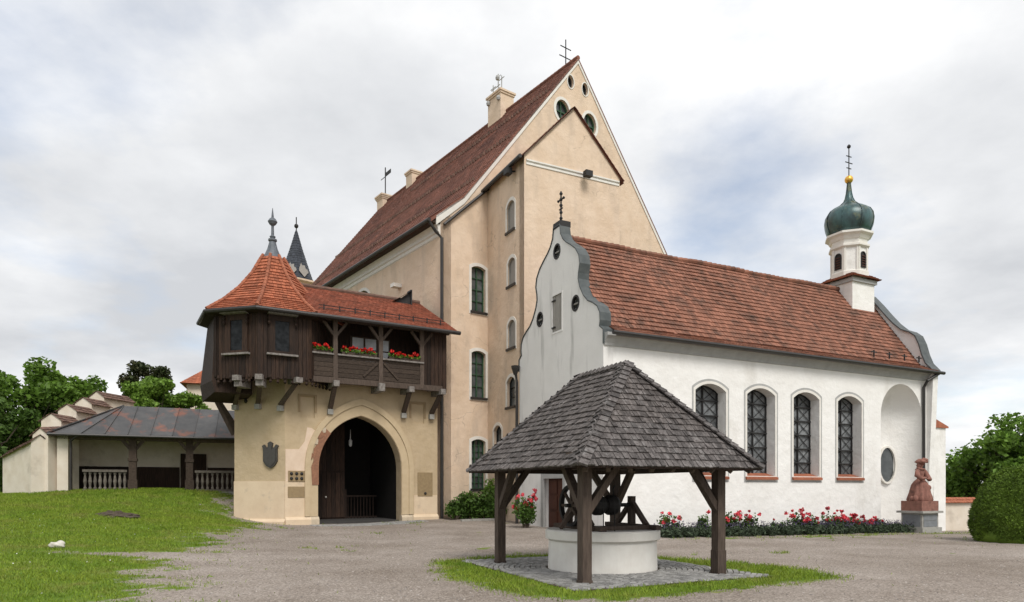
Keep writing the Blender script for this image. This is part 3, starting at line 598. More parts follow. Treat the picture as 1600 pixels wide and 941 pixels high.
# passage behind the arch
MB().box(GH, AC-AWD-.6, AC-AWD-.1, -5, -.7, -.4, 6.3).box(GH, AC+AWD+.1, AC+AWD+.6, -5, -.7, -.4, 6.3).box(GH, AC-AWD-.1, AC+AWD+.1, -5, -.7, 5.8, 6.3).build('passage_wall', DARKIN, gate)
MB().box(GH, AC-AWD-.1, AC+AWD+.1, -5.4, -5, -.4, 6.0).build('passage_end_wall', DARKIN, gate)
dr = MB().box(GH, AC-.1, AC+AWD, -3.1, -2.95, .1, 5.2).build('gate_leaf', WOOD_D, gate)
for i in range(9): pbox('door_board', WOOD_D, dr, GH, AC-.08+i*.235, AC+.14+i*.235, -2.95, -2.90, .3, 2.6)
for i in range(9): pbox('door_board', WOOD_D, dr, GH, AC-.08+i*.235, AC+.14+i*.235, -2.95, -2.92, 2.7, 5.1)
MB().ball(GH.p(AC+.9, -2.86, 1.35), .05, 8, 6).build('door_handle', PL_TRIM, dr)
a, c = GH.at(547.5, 690, -1.7)
ln = tag(MB().lathe(GH.p(a, -1.7, c-.2), [(.03, -.06), (.08, 0), (.09, .25), (.03, .32), (.01, .8)], 8).build('hanging_lantern', PL_GREY), 'pale lantern hanging inside the dark archway', 'lantern')
rl = MB(); 
for i in range(9): rl.tube([GH.p(AC-.35-i*.17, -3.2, .15), GH.p(AC-.35-i*.17, -3.2, 1.35)], .03, 6)
rl.box(GH, AC-1.9, AC-.2, -3.25, -3.15, 1.35, 1.43); rl.box(GH, AC-1.9, AC-.2, -3.25, -3.15, .25, .33); rl.box(GH, AC-.25, AC-.1, -3.3, -3.1, .1, 1.75)
tag(rl.build('wooden_railing', WOOD_D), 'dark wooden railing inside the right half of the archway', 'railing')  # darkest wood colour, so the passage gloom is partly in the paint
# timber gallery
OV = 1.0; GZ0, GZ1 = 6.75, 9.55
gal = MB().box(GH, -.02, 6.9, -.6, OV-.05, GZ0-.02, GZ0+.16).build('gallery_floor', WOOD_D, gate)
MB().box(GH, .25, 6.9, -.55, -.45, GZ0+.1, 9.9).build('gallery_back_wall', WOOD_D, gate)
mb_ = gal
def planks(parent, fr, a0, a1, b, z0, z1, w=.19, rag=.12, m=WOOD_D):
    n = max(1, round((a1-a0)/w))
    for i in range(n):
        x0 = a0+(a1-a0)*i/n; x1 = a0+(a1-a0)*(i+1)/n
        pbox('plank', m, parent, fr, x0+.008, x1-.008, b-.02+random.uniform(0, .012), b+.02+random.uniform(0, .012), z0-random.uniform(0, rag), z1)
aR0 = .0; aR1 = GH.a_of(661, OV)
rp_ = MB().box(GH, .0, aR1, OV-.06, OV-.03, GZ0, GZ1).build('gallery_end_panel', WOOD_D, gate); planks(rp_, GH, .0, aR1, OV, GZ0-.1, GZ1)
GE = Fr(tuple(GH.p(-.01, 0, 0)[:2]), tuple(GH.v[:2]), tuple((-GH.u)[:2])); ep = MB().box(GE, 0, OV, -.04, -.01, GZ0, GZ1).build('gallery_side_panel', WOOD_D, gate); planks(ep, GE, 0, OV, .0, GZ0-.1, GZ1)
aL = GH.a_of(487, OV)
# parapet boards (horizontal, weathered) between posts
posts = [GH.a_of(x, OV) for x in (524, 595)]
zs_ = 7.95
for (x0, x1) in ((aR1, posts[1]-.1), (posts[1]+.1, posts[0]-.1), (posts[0]+.1, aL)):
    for k in range(5):
        c0 = GZ0+.12+k*.215; pbox('parapet_board', WOOD_G, gal, GH, x0, x1, OV-.05-random.uniform(0, .02), OV-.005, c0+.008, c0+.207)
    pbox('parapet_rail', WOOD_W, gal, GH, x0-.02, x1+.02, OV-.12, OV+.10, zs_-.09, zs_-.02)
for x in posts+[aR1+.06]:
    p = MB().box(GH, x-.1, x+.1, OV-.12, OV+.04, GZ0-.1, GZ1).build('gallery_post', WOOD_B, gate)
    for s in (-1, 1): pbar('brace', WOOD_B, p, GH.p(x, OV-.03, GZ1-.85), GH.p(x+s*.55, OV-.03, GZ1-.15), .12, .12, GH.v)
for s in (-1, 1): pbar('parapet_brace', WOOD_G, gal, GH.p(posts[1]+s*.15, OV+.02, zs_-.25), GH.p(posts[1]+s*.85, OV+.02, GZ0+.25), .1, .05, GH.v)
MB().box(GH, -.2, aL+.3, OV-.14, OV+.02, GZ1-.12, GZ1+.08).build('wall_plate', WOOD_B, gate)
MB().box(GH, .0, aL+.2, OV-.16, OV+.03, GZ0-.16, GZ0+.1).build('gallery_sill_beam', WOOD_B, gate)
gw = MB().box(GH, 2.4, 4.4, -.45, -.40, 7.9, 9.15).build('gallery_window', WOOD_B, gate)
for i in range(3):
    for j in range(2): pbox('pane', GLASS_W, gw, GH, 2.48+i*.64, 3.02+i*.64, -.40, -.37, 7.98+j*.58, 8.5+j*.58)
# flower boxes with geraniums
def leafcloud(centers, rad, n, size, flat=.0, asp=1.6):
    centers = np.asarray(centers, float); c = centers[rng.integers(0, len(centers), n)]; rr = np.asarray(rad, float)
    d = rng.normal(size=(n, 3)); d /= np.linalg.norm(d, axis=1)[:, None]; d *= (rng.random((n, 1))**.45); p = c+d*rr
    u = rng.normal(size=(n, 3)); u[:, 2] *= (1-flat); u /= np.linalg.norm(u, axis=1)[:, None]; w = np.cross(u, rng.normal(size=(n, 3))); w /= np.linalg.norm(w, axis=1)[:, None]
    s = size*rng.uniform(.6, 1.35, (n, 1)); Vv = np.stack([p-u*s*asp/2, p-w*s/2+u*s*.1, p+u*s*asp/2, p+w*s/2+u*s*.1], 1).reshape(-1, 3)
    return Vv
def cloudobj(name, Vv, m, parent=None, kind=None):
    c = np.r_[(Vv[:, :2].max(0)+Vv[:, :2].min(0))/2, Vv[:, 2].min()]; n = len(Vv)//4
    me = bpy.data.meshes.new(name); me.vertices.add(n*4); me.vertices.foreach_set('co', (Vv-c).ravel().astype(np.float32))
    me.loops.add(n*4); me.loops.foreach_set('vertex_index', np.arange(n*4, dtype=np.int32)); me.polygons.add(n); me.polygons.foreach_set('loop_start', np.arange(0, n*4, 4, dtype=np.int32))
    me.update(calc_edges=True); me.materials.append(m); return link(name, me, parent, Matrix.Translation(V3(c)), kind)
for i, (x0, x1) in enumerate(((489, 517), (534, 588), (607, 655))):
    a0, a1 = GH.a_of(x1, OV), GH.a_of(x0, OV)
    t = thing('flower_box', GH.p((a0+a1)/2, OV, zs_-.02), ('short box of red geraniums beside the turret', 'long box of red geraniums between the two gallery posts', 'box of red geraniums at the right end of the gallery')[i], 'flower box', 'geranium boxes on the gallery rail')
    MB().box(GH, a0, a1, OV-.1, OV+.08, zs_-.015, zs_+.1).build('box', WOOD_G, t)
    cs = [GH.p(a, OV+random.uniform(-.08, .14), zs_+.15) for a in np.arange(a0, a1, .06)]
    cloudobj('leaves', leafcloud(cs, (.1, .1, .1), 260, .07), LEAF_M, t)
    for a in np.arange(a0+.08, a1, .17): cloudobj('blossom', leafcloud([GH.p(a+random.uniform(-.05, .05), OV+random.uniform(-.02, .16), zs_+random.uniform(.2, .36))], (.09, .09, .08), 34, .06), GERAN, t)
# struts, beam ends and corbel stones
def strut(fr, a, b_out, zc, ztop, am=None, bw=.0):
    am = a if am is None else am
    s = MB().bar(fr.p(a, bw+.10, zc+.1), fr.p(am, b_out-.1, ztop), .19, .19, fr.u).build('strut', WOOD_B, gate)
    MB().box(fr, a-.125, a+.125, -.1, .2, zc-.18, zc+.06).build('corbel', PED, gate)
    MB().box(fr, am-.13, am+.13, -.4, b_out+.22, ztop-.02, ztop+.24).build('beam_end', WOOD_W, gate)
for px, py, px2 in ((515, 642, 524), (629.5, 648, 641), (672.8, 650, 690)):
    a, c = GH.at(px, py); strut(GH, a, OV, c, GZ0-.3, max(GH.a_of(px2, OV), .12))
a = GH.a_of(595, OV); MB().box(GH, a-.14, a+.14, -.2, OV+.2, GZ0-.38, GZ0-.02).build('beam_end', WOOD_W, gate)
# ---- octagonal turret of boards
OC = GH.p(7.80, -1.42, 0); AP = 2.6
base_ang = math.atan2(GH.v.y, GH.v.x)          # normal of the front face
def octp(ap, k, z): r = ap/math.cos(math.pi/8); a = base_ang+math.pi/8*(2*k+1); return Vector((OC.x+r*math.cos(a), OC.y+r*math.sin(a), z))
tur = MB()
for k in range(8): tur.poly([octp(AP-.04, k, GZ0), octp(AP-.04, k+1, GZ0), octp(AP-.04, k+1, GZ1), octp(AP-.04, k, GZ1)])
tur.poly([octp(AP-.04, k, GZ0) for k in range(8)]); tur = tur.build('turret_timber_wall', WOOD_D, gate)
def octf(k):                                   # facade frame of face k, a from its left corner seen from outside
    p, q = octp(AP, k-1, 0), octp(AP, k, 0); u = q-p; n = Vector((u.y, -u.x, 0))
    return Fr((p.x, p.y), (u.x, u.y), (n.x, n.y)), u.length
for k in (-4, -3, -2, -1, 0, 1):
    fr, w = octf(k); planks(tur, fr, 0, w, .0, GZ0-.16, GZ1, .165, .1)
    for i in range(7): MB().lathe(fr.p(w*(i+.5)/7, .03, GZ0-.24), [(.03, -.16), (.075, -.1), (.03, 0), (.07, .08), (.04, .2)], 6).build('drop_finial', WOOD_D, tur)
    pbox('corner_post', WOOD_D, tur, fr, -.07, .07, -.06, .06, GZ0-.1, GZ1)
for k, nm in ((0, 1), (-1, 0)):
    fr, w = octf(k); m = w*(.44 if k == 0 else .5)
    tw = MB().plate(fr, [(m-.55, 7.62), (m+.55, 7.62), (m+.55, 9.3), (m-.55, 9.3)], [[(m-.3, 7.75), (m+.3, 7.75), (m+.3, 9.05), (m-.3, 9.05)]], .09, .015).build('turret_window', WOOD_D, tur)
    MB().box(fr, m-.66, m+.66, .02, .2, 7.55, 7.63).build('window_sill', WOOD_W, tur)
    MB().box(fr, m-.62, m+.62, .02, .36, 9.3, 9.36).build('window_hood', WOOD_W, tur)
    pbox('window_pane', GLASS_T, tur, fr, m-.3, m+.3, .03, .045, 7.75, 9.05)
    for s in (-1, 1): MB().lathe(fr.p(m+s*.56, .14, 8.85), [(.03, 0), (.07, .08), (.03, .18), (.07, .28), (.03, .42)], 6).build('hood_bracket', WOOD_D, tur)
# turret struts fan out from the masonry
for px, py, k, fa in ((369.6, 635, -1, .55), (405, 633.5, -1, 1.0), (440, 636.5, 0, .72)):
    a, c = TB.at(px, py)
    fr, w = octf(k); e = fr.p(w*fa, -.1, GZ0-.35); p = TB.p(a, .1, c+.1)
    MB().bar(p, e, .19, .19, TB.u).build('strut', WOOD_B, gate); MB().box(TB, a-.125, a+.125, -.1, .2, c-.18, c+.06).build('corbel', PED, gate)
    d = (e-OC); d.z = 0; d.normalize(); q = Fr((e.x, e.y), (-d.y, d.x), (d.x, d.y)); 
    for dz in ((0, .24) if k else (0,)): MB().box(q, -.15, .15, -.5, .42-dz*.6, GZ0-.33-dz, GZ0-.1-dz).build('beam_end', WOOD_W, gate)
# roof of the turret: bell-cast, tiled, with hip tiles and a lead finial
prof = [(2.98, 9.50), (2.25, 10.08), (1.55, 10.80), (.92, 11.66), (.46, 12.55)]
und = MB().poly([octp(2.96, k, 9.46) for k in range(8)])
for k in range(8):
    for (r0, z0), (r1, z1) in zip(prof[:-1], prof[1:]): und.poly([octp(r0, k, z0), octp(r0, k+1, z0), octp(r1, k+1, z1), octp(r1, k, z1)])
troof = und.build('turret_roof', T_TUR, gate)
tt = MB()
for k in range(8):
    for (r0, z0), (r1, z1) in zip(prof[:-1], prof[1:]): tiles(tt, octp(r0, k, z0), octp(r0, k+1, z0), octp(r1, k+1, z1), octp(r1, k, z1), .19, .20, .06)
tt.build('turret_tiles', T_TUR, troof, kind='stuff', recalc=False)
hm = MB().lathe((0, 0, 0), [(.085, 0), (.07, .3)], 8); hme = bpy.data.meshes.new('hip_tile'); hme.from_pydata([tuple(v) for v in hm.V], [], hm.F); hme.materials.append(T_CAP)
for k in range(8):
    for (r0, z0), (r1, z1) in zip(prof[:-1], prof[1:]):
        p, q = octp(r0+.02, k, z0+.05), octp(r1+.02, k, z1+.05); n = max(1, round((q-p).length/.27)); rot = (q-p).to_track_quat('Z', 'Y').to_matrix().to_4x4()
        for i in range(n): link('hip_tile', hme, troof, Matrix.Translation(p.lerp(q, i/n)) @ rot)
MB().lathe((OC.x, OC.y, 0), [(.52, 12.45), (.40, 12.62), (.24, 13.0), (.15, 13.35), (.2, 13.4), (.2, 13.47), (.1, 13.52), (.14, 13.6), (.07, 13.66), (.06, 14.1), (.15, 14.18), (.22, 14.3), (.15, 14.42), (.06, 14.5), (.035, 14.75), (.01, 14.95)], 12).build('lead_finial', LEAD, troof)
gu = MB().tube([octp(3.06, k, 9.42) for k in (-4, -3, -2, -1, 0)], .09, 8).build('turret_gutter', METAL_D, gate)
sof = MB()
for k in range(8): sof.poly([octp(3.01, k, 9.36), octp(3.01, k+1, 9.36), octp(AP-.05, k+1, 9.3), octp(AP-.05, k, 9.3)]); sof.poly([octp(3.01, k, 9.36), octp(3.01, k+1, 9.36), octp(3.01, k+1, 9.5), octp(3.01, k, 9.5)])
sof.build('soffit', WOOD_D, gate, recalc=False)
# dark boarded bay flaring out on the turret's far side
fr, w = octf(-2)
fl = MB(); A = [fr.p(0, .05, GZ1), fr.p(w, .03, GZ1)]; Bq = [fr.p(-.1, .38, 6.5), fr.p(w, .15, 6.5)]; Cq = [fr.p(-.1, .28, 5.8), fr.p(w, .05, 6.0)]
fl.poly([A[0], A[1], Bq[1], Bq[0]]); fl.poly([Bq[0], Bq[1], Cq[1], Cq[0]]); fl.poly([Cq[0], Cq[1], fr.p(w, -1.5, 6.0), fr.p(-.1, -1.5, 5.8)]); fl.poly([A[1], Bq[1], Cq[1], fr.p(w, -1.5, 6.0), fr.p(w, -1.5, GZ1)])
fl.poly([A[0], Bq[0], Cq[0], fr.p(-.1, -1.5, 5.8), fr.p(0, -1.5, GZ1)]); fl.build('boarded_bay', WOOD_D, gate, recalc=False)
for i in range(5):
    MB().bar(TR.p(.6+i*.7, .1, 4.3+.12*i), TR.p(.5+i*.7, 1.15, 6.5), .16, .16).build('strut', WOOD_B, gate)
    MB().box(TR, .35+i*.7, .62+i*.7, .2, 1.45, 6.45, 6.68).build('beam_end', WOOD_W, gate)
# gallery roof against the hall
GEV, GRZ = 9.52, 11.5
gr = MB(); rA, rB, rC, rD = GH.p(-.45, OV+.5, GEV), GH.p(6.9, OV+.5, GEV), GH.p(7.4, -1.5, GRZ), GH.p(.35, -1.5, GRZ)
gr.poly([rA, rB, rC, rD]); gr.poly([p-UP*.14 for p in (rA, rB, rC, rD)]); gr.poly([rA, rB, rB-UP*.14, rA-UP*.14]); gr.poly([rA, rD, rD-UP*.14, rA-UP*.14])
gr.poly([rD, rC, GH.p(7.4, -4.5, GEV), GH.p(.6, -4.5, GEV)])
groof = gr.build('gallery_roof', T_GATE, gate, recalc=False)
tg = MB(); tiles(tg, rA, rB, rC, rD, .19, .17, .035); tg.build('gallery_tiles', T_GATE, groof, kind='stuff', recalc=False)
MB().tube([GH.p(-.5, OV+.6, GEV-.08), GH.p(6.75, OV+.6, GEV-.08)], .10, 8).build('gallery_gutter', METAL_D, gate)
MB().tube([GH.p(.35, -1.5, GRZ+.05), GH.p(7.3, -1.5, GRZ+.05)], .11, 8).build('ridge_capping', T_OLD, groof)
for i in range(9):
    a = .3+i*.72; c = GEV+.34; b = OV+.02
    sg = MB().box(GH, a-.02, a+.02, b-.02, b+.04, c-.05, c+.26); sg.build('snow_guard_bracket', IRON, groof)
sg = MB()
for dz in (.08, .2): sg.tube([GH.p(.1, OV+.03, GEV+.34+dz), GH.p(6.3, OV+.03, GEV+.34+dz)], .018, 6)
sg.build('snow_guard_rail', IRON, groof)
dm = MB(); dm.poly([GH.p(1.0, -1.2, GRZ-.25), GH.p(1.9, -1.2, GRZ-.25), GH.p(1.0, -1.2, GRZ+.45)]); dm.box(GH, .92, 1.0, -1.6, -1.1, GRZ-.3, GRZ+.55); dm.poly([GH.p(.95, -1.0, GRZ+.5), GH.p(2.0, -1.0, GRZ-.2), GH.p(2.0, -1.8, GRZ-.2), GH.p(.95, -1.8, GRZ+.5)])
dm.build('small_dormer', IRON, groof, recalc=False)
# ------------------------------------------------------------ the chapel
CG = Fr((3.48, 26), (-.446, .895), (-.895, -.446)); CL, CW = 20.1, 7.0
CE = Fr(tuple(CHF.p(CL, 0, 0)[:2]), (-.446, .895), (.895, .446))
chap = thing('chapel', CHF.p(10, -3.5, 0), 'white chapel with curved baroque gable, red tiled roof and small onion-domed bell turret', 'chapel')
half = [(.26, 12.95), (.32, 12.55), (.52, 12.25), (.78, 12.03), (1.15, 11.8), (1.5, 11.55), (1.76, 11.22), (1.84, 10.86), (1.74, 10.5), (1.72, 10.25), (1.84, 9.9), (2.1, 9.5), (2.42, 9.2), (2.8, 9.02), (3.1, 8.82), (3.27, 8.55), (3.3, 8.25), (3.25, 8.02), (3.5, 7.85), (3.5, 7.3)]
C0 = 3.5
def prof2(h): return [(C0-d, z) for d, z in h[::-1]]+[(C0+d, z) for d, z in h]
gh = prof2(half)
oc = [(3.5, 11.9, .25, .29), (2.0, 9.33, .25, .29), (5.0, 9.33, .25, .29)]
ocs = [ell(*o, 16) for o in oc]
dpl = [(2.95, -.3), (4.6, -.3), (4.6, 2.25), (2.95, 2.25)]
sw = [(3.1, 8.5), (3.87, 8.5), (3.87, 10.05), (3.1, 10.05)]
outl = [(0, -.4), (2.95, -.4), (2.95, 2.22), (4.6, 2.22), (4.6, -.4), (7, -.4)]+[(a, c) for a, c in gh[::-1]]
gw_ = MB().plate(CG, outl, ocs+[sw], 0, -.45).build('west_gable', PL_GABLE, chap)
for (a, c, ra, rz), o in zip(oc, ocs):
    w = MB().plate(CG, ell(a, c, ra+.05, rz+.05, 16), [ell(a, c, ra-.03, rz-.03, 16)], .02, -.1).build('round_opening', IRON, chap)
    MB().plate(CG, ell(a, c, ra, rz, 16), (), -.14, -.2).build('pane', GLASS, w); MB().box(CG, a-ra, a+ra, -.12, -.04, c-.03, c+.03).build('bar', BLIND, w)
sh_ = MB().plate(CG, [(3.02, 8.42), (3.95, 8.42), (3.95, 10.13), (3.02, 10.13)], [sw], .02, -.1).build('shuttered_window', PL_GABLE, chap)
for i in range(4): pbox('shutter_board', BLIND, sh_, CG, 3.1+i*.192, 3.285+i*.192, -.08, -.03+.01*(i % 2), 8.5, 10.05)
for z in (8.7, 9.85): pbox('hinge', IRON, sh_, CG, 3.65, 3.92, -.02, .03, z-.03, z+.03)
d = MB().plate(CG, [(2.75, -.2), (2.95, -.2), (2.95, 2.22), (4.6, 2.22), (4.6, -.2), (4.82, -.2), (4.82, 2.45), (2.75, 2.45)], (), .06, -.1).build('door_surround', PL_GREY, chap)
dd = MB().box(CG, 2.95, 4.6, -.3, -.22, -.1, 2.22).build('door', WOOD_R, chap)
for i in range(2):
    for j in range(3): pbox('door_panel', WOOD_R, dd, CG, 3.05+i*.78, 3.72+i*.78, -.22, -.18, .2+j*.68, .78+j*.68)
def coping(fr, prof, b0, b1, m, name, t=.06):
    mb = MB(); n = len(prof); A = []
    for i in range(n):
        (x0, z0), (x1, z1) = prof[max(0, i-1)], prof[min(n-1, i+1)]; l = math.hypot(x1-x0, z1-z0) or 1; A.append((prof[i][0]-(z1-z0)/l*t, prof[i][1]+(x1-x0)/l*t))
    mb.strip([fr.p(a, b0, c) for a, c in A], [fr.p(a, b1, c) for a, c in A])
    for b in (b0, b1): mb.strip([fr.p(a, b, c) for a, c in A], [fr.p(a, b, c) for a, c in prof])
    return mb.build(name, m, chap, recalc=False)
coping(CG, gh, .04, -.47, COPING, 'gable_coping', .045)
fin = MB().box(CG, C0-.3, C0+.3, -.5, .02, 12.9, 13.15).tube([CG.p(C0, -.2, 13.1), CG.p(C0, -.2, 14.5)], .035, 6)
for z, w in ((14.15, .22), (13.75, .12)): fin.tube([CG.p(C0-w, -.2, z), CG.p(C0+w, -.2, z)], .035, 6)
for z in (13.35, 13.6, 13.9, 14.15, 14.4): fin.ball(CG.p(C0, -.2, z), .075, 8, 6)
for s in (-1, 1): fin.ball(CG.p(C0+s*.22, -.2, 14.15), .06, 8, 6)
fin.build('gable_cross', IRON, chap)
# long wall with four arched windows and the tall niche
hl = []; wz0, wzs, wr = 2.33, 5.84, .30
NI = (16.15, 19.3); nsp, nri = 5.35, 1.62
for ac in (5.34, 8.2, 11.0, 13.9):
    a0, a1 = ac-.83, ac+.83; hole = arch(a0, a1, wz0, wzs, wr, 14); hl.append(hole)
    w = MB().plate(CHF, arch(a0-.17, a1+.17, wz0-.27, wzs+.15, wr+.05, 14), [arch(a0-.10, a1+.10, wz0-.2, wzs+.08, wr+.03, 14)], .012, -.01).build('window', PL_GREY, chap)
    MB().plate(CHF, arch(a0-.10, a1+.10, wz0-.2, wzs+.08, wr+.03, 14), [hole], .016, -.01).build('white_band', PL_TRIM, w)
    g0, g1 = a0+.02, a1-.02; nr = 6; H = wzs+wr-wz0; bd = -.52
    fb = MB().plate(CHF, arch(a0, a1, wz0, wzs, wr, 14), [arch(a0+.06, a1-.06, wz0+.05, wzs, wr-.05, 14)], bd+.05, bd-.03)
    for i in range(1, 2): fb.box(CHF, ac-.025, ac+.025, bd-.01, bd+.06, wz0, wzs+wr-.02)
    for j in range(1, nr): c = wz0+H*j/nr; fb.box(CHF, a0-.03, a1+.03, bd, bd+.075, c-.025, c+.025)
    for i in range(2):
        for j in range(nr):
            x0, x1 = g0+(g1-g0)*i/2, g0+(g1-g0)*(i+1)/2; c0, c1 = wz0+H*j/nr, wz0+H*(j+1)/nr
            pbox('pane', GLASS_L, w, CHF, x0+.01, x1-.01, bd-.04, bd-.015+random.uniform(0, .006), c0, min(c1, wzs+wr*.9))
            if j < nr-1 or True:
                e = min(c1, wzs+wr*.75)
                fb.bar(CHF.p(x0, bd+.02, c0), CHF.p(x1, bd+.02, e), .02, .02, CHF.v); fb.bar(CHF.p(x1, bd+.02, c0), CHF.p(x0, bd+.02, e), .02, .02, CHF.v)
    fb.build('lattice', IRON, w)
    sl = MB().sweep(CHF, [(-.5, wz0+.14), (.11, wz0-.06), (.11, wz0-.16), (-.5, wz0-.02)], a0-.10, a1+.10).build('sill', T_CAP, w)
nh = arch(NI[0], NI[1], -.6, nsp, nri, 20)
lo = [(.45, -.6), (NI[0], -.6)]+[p for p in nh[:1:-1]]+[(NI[1], -.6), (CL-.4, -.6), (CL-.4, 7.75), (.45, 7.75)]
MB().plate(CHF, lo, hl, .0, -.55).build('long_wall', PL_WHITE, chap)
nb = MB(); nn, mm = 16, 8; rw = (NI[1]-NI[0])/2; nc_ = (NI[0]+NI[1])/2; DP = 1.35
rows = [(z, 1.0) for z in (-.6, nsp)]+[(nsp+nri*math.sin(math.pi/2*i/mm), math.cos(math.pi/2*i/mm)) for i in range(1, mm+1)]
k0 = len(nb.V)
for z, s in rows: nb.V += [CHF.p(nc_-rw*s*math.cos(math.pi*j/nn), -DP*s*math.sin(math.pi*j/nn), z) for j in range(nn+1)]
for i in range(len(rows)-1):
    for j in range(nn): a = k0+i*(nn+1)+j; nb.F.append((a, a+1, a+nn+2, a+nn+1))
nic = nb.build('niche', PL_WHITE, chap, smooth=True, recalc=False)
# oval light in the niche's left cheek
th = R(112); fo = Fr(tuple(CHF.p(nc_-rw*math.cos(th), -DP*math.sin(th), 0)[:2]), tuple((CHF.u*math.sin(th)*rw-CHF.v*math.cos(th)*DP)[:2]))
ow = MB().plate(fo, ell(0, 3.0, .52, .98, 20), [ell(0, 3.0, .43, .89, 20)], .16, -.08).build('oval_window', PL_TRIM, chap)
MB().plate(fo, ell(0, 3.0, .43, .89, 20), (), .05, -.06).build('pane', GLASS, ow)
MB().box(CG, CW-.5, CW, -CL, -.45, -.4, 7.7).build('north_wall', PL_WHITE, chap)
# cornice, roof, tiles
MB().sweep(CHF, [(0, 7.25), (.05, 7.25), (.07, 7.34), (.16, 7.5), (.26, 7.6), (.26, 7.72), (0, 7.74)], .02, CL+.0).build('cornice', PL_GREY, chap)
RZ = 12.5; ev = .42; ez = 7.72
cr_ = MB(); kd, kz = 3.15, 8.12      # the slope eases out above the eave
quad = lambda s, d0, z0, d1, z1: [CHF.p(.40, -C0+s*d0, z0), CHF.p(CL-.1, -C0+s*d0, z0), CHF.p(CL-.1, -C0+s*d1, z1), CHF.p(.40, -C0+s*d1, z1)]
rF, rF2, rBk, rBk2 = quad(1, kd, kz, 0, RZ), quad(1, C0+ev, ez, kd, kz), quad(-1, kd, kz, 0, RZ), quad(-1, C0+ev, ez, kd, kz)
for q in (rF, rF2, rBk, rBk2): cr_.poly(q); cr_.poly([p-UP*.12 for p in q])
croof = cr_.build('roof', T_CHAP, chap, recalc=False)
ct = MB(); tiles(ct, *rF2, .18, .27, .06, jit=.006, rnd=.02, sag=.010); tiles(ct, *rF, .18, .27, .06, jit=.006, rnd=.02, sag=.014); tiles(ct, *rBk, .18, .3, .04); tiles(ct, *rBk2, .18, .3, .04); ct.build('roof_tiles', T_CHAP, croof, kind='stuff', recalc=False)
ri = MB()
for i in range(62): a = .45+i*.30; w_ = .025*math.sin(a*.9)+.012*math.sin(a*2.7); ri.tube([CHF.p(a, -C0, RZ+.04+w_+random.uniform(-.015, .015)), CHF.p(a+.31, -C0, RZ+.06+w_)], [.115, .135], 8)
ri.build('ridge_tiles', T_CHAP, croof, kind='stuff')
MB().tube([CHF.p(.1, ev+.08, ez-.06), CHF.p(CL+.25, ev+.08, ez-.09)], .085, 8).build('gutter', METAL_D, chap)
dp = CHF.a_of(1443.5, .12); MB().tube([CHF.p(CL-.1, ev+.05, ez-.12), CHF.p(dp, .3, 7.2), CHF.p(dp, .12, 6.9), CHF.p(dp, .12, -.3)], .075, 8).build('downpipe', METAL_D, chap)
MB().tube([CG.p(7.05, .18, 7.6), CG.p(7.05, .18, 7.2), CG.p(7.05, .12, 6.8), CG.p(7.05, .12, .1)], .07, 8).lathe(CG.p(7.05, .2, 7.15), [(.08, 0), (.18, .3), (.2, .42)], 8).build('corner_downpipe', METAL_D, chap)
for i in range(4): a = 15.6+i*1.15; MB().box(CHF, a-.02, a+.02, .0, .06, ez+.42, ez+.75).box(CHF, a-.2, a+.2, .02, .05, ez+.62, ez+.68).build('snow_guard', IRON, croof)
# east gable, its swept coping and corner buttress
eh = [(.3, 12.35), (.8, 11.75), (1.3, 11.1), (1.75, 10.55), (2.2, 10.12), (2.65, 9.9), (2.95, 9.65), (3.15, 9.2), (3.3, 8.65), (3.5, 8.15), (3.85, 7.75), (3.85, 7.6)]
egp = prof2(eh); MB().plate(CE, [(-.0, -.6), (7, -.6)]+[(min(max(a, -.35), 7.35), c) for a, c in egp[::-1]], (), 0, -.4).build('east_gable', PL_WHITE, chap)
coping(CE, egp, .12, -.55, COPING, 'east_coping')
b_ = MB().box(CE, -.12, .75, .0, 1.0, -.6, 4.95).build('buttress', PL_WHITE, chap); MB().sweep(CE, [(0, 5.35), (1.12, 4.98), (1.12, 4.9), (0, 4.9)], -.2, .83).build('buttress_cap', T_CAP, chap)
# bell turret with onion dome
BT = Fr(tuple(CHF.p(18.45, -C0, 0)[:2]), (.895, .446)); bt = MB().box(BT, -.88, .88, -.88, .88, 10.6, 13.0).build('bell_turret', PL_WHITE, chap)
sk = MB(); 
for k in range(4):
    c_, s_ = math.cos(math.pi/2*k), math.sin(math.pi/2*k); q = lambda r, z, sg: BT.p(r*c_-sg*r*s_, r*s_+sg*r*c_, z)
    tiles(sk, q(1.14, 13.02, -1), q(1.14, 13.02, 1), q(.72, 13.32, 1), q(.72, 13.32, -1), .19, .17, .04); sk.poly([q(1.12, 13.0, -1), q(1.12, 13.0, 1), q(.7, 13.3, 1), q(.7, 13.3, -1)])
sk.build('tiled_skirt', T_CAP, bt, recalc=False)
MB().box(BT, -.98, .98, -.98, .98, 12.78, 12.99).build('string_course', PL_GREY, bt)
o8 = R(22.5)+math.atan2(.446, .895)
def oct8(ap, prof, mb=None): return (mb or MB()).lathe((BT.O.x, BT.O.y, 0), [(r*ap/math.cos(math.pi/8), z) for r, z in prof], 8, o8)
lant = oct8(1, [(.84, 13.1), (.84, 15.0)]).build('lantern', PL_WHITE, bt)
oct8(1, [(.88, 14.72), (.97, 14.8), (.97, 14.9), (.86, 14.95), (.86, 15.15), (.92, 15.2), (1.0, 15.35), (1.14, 15.45), (1.14, 15.56), (.5, 15.6)]).build('lantern_cornice', PL_TRIM, bt)
oct8(1, [(.92, 13.2), (.92, 13.45), (.86, 13.5)]).build('lantern_base', PL_TRIM, bt)
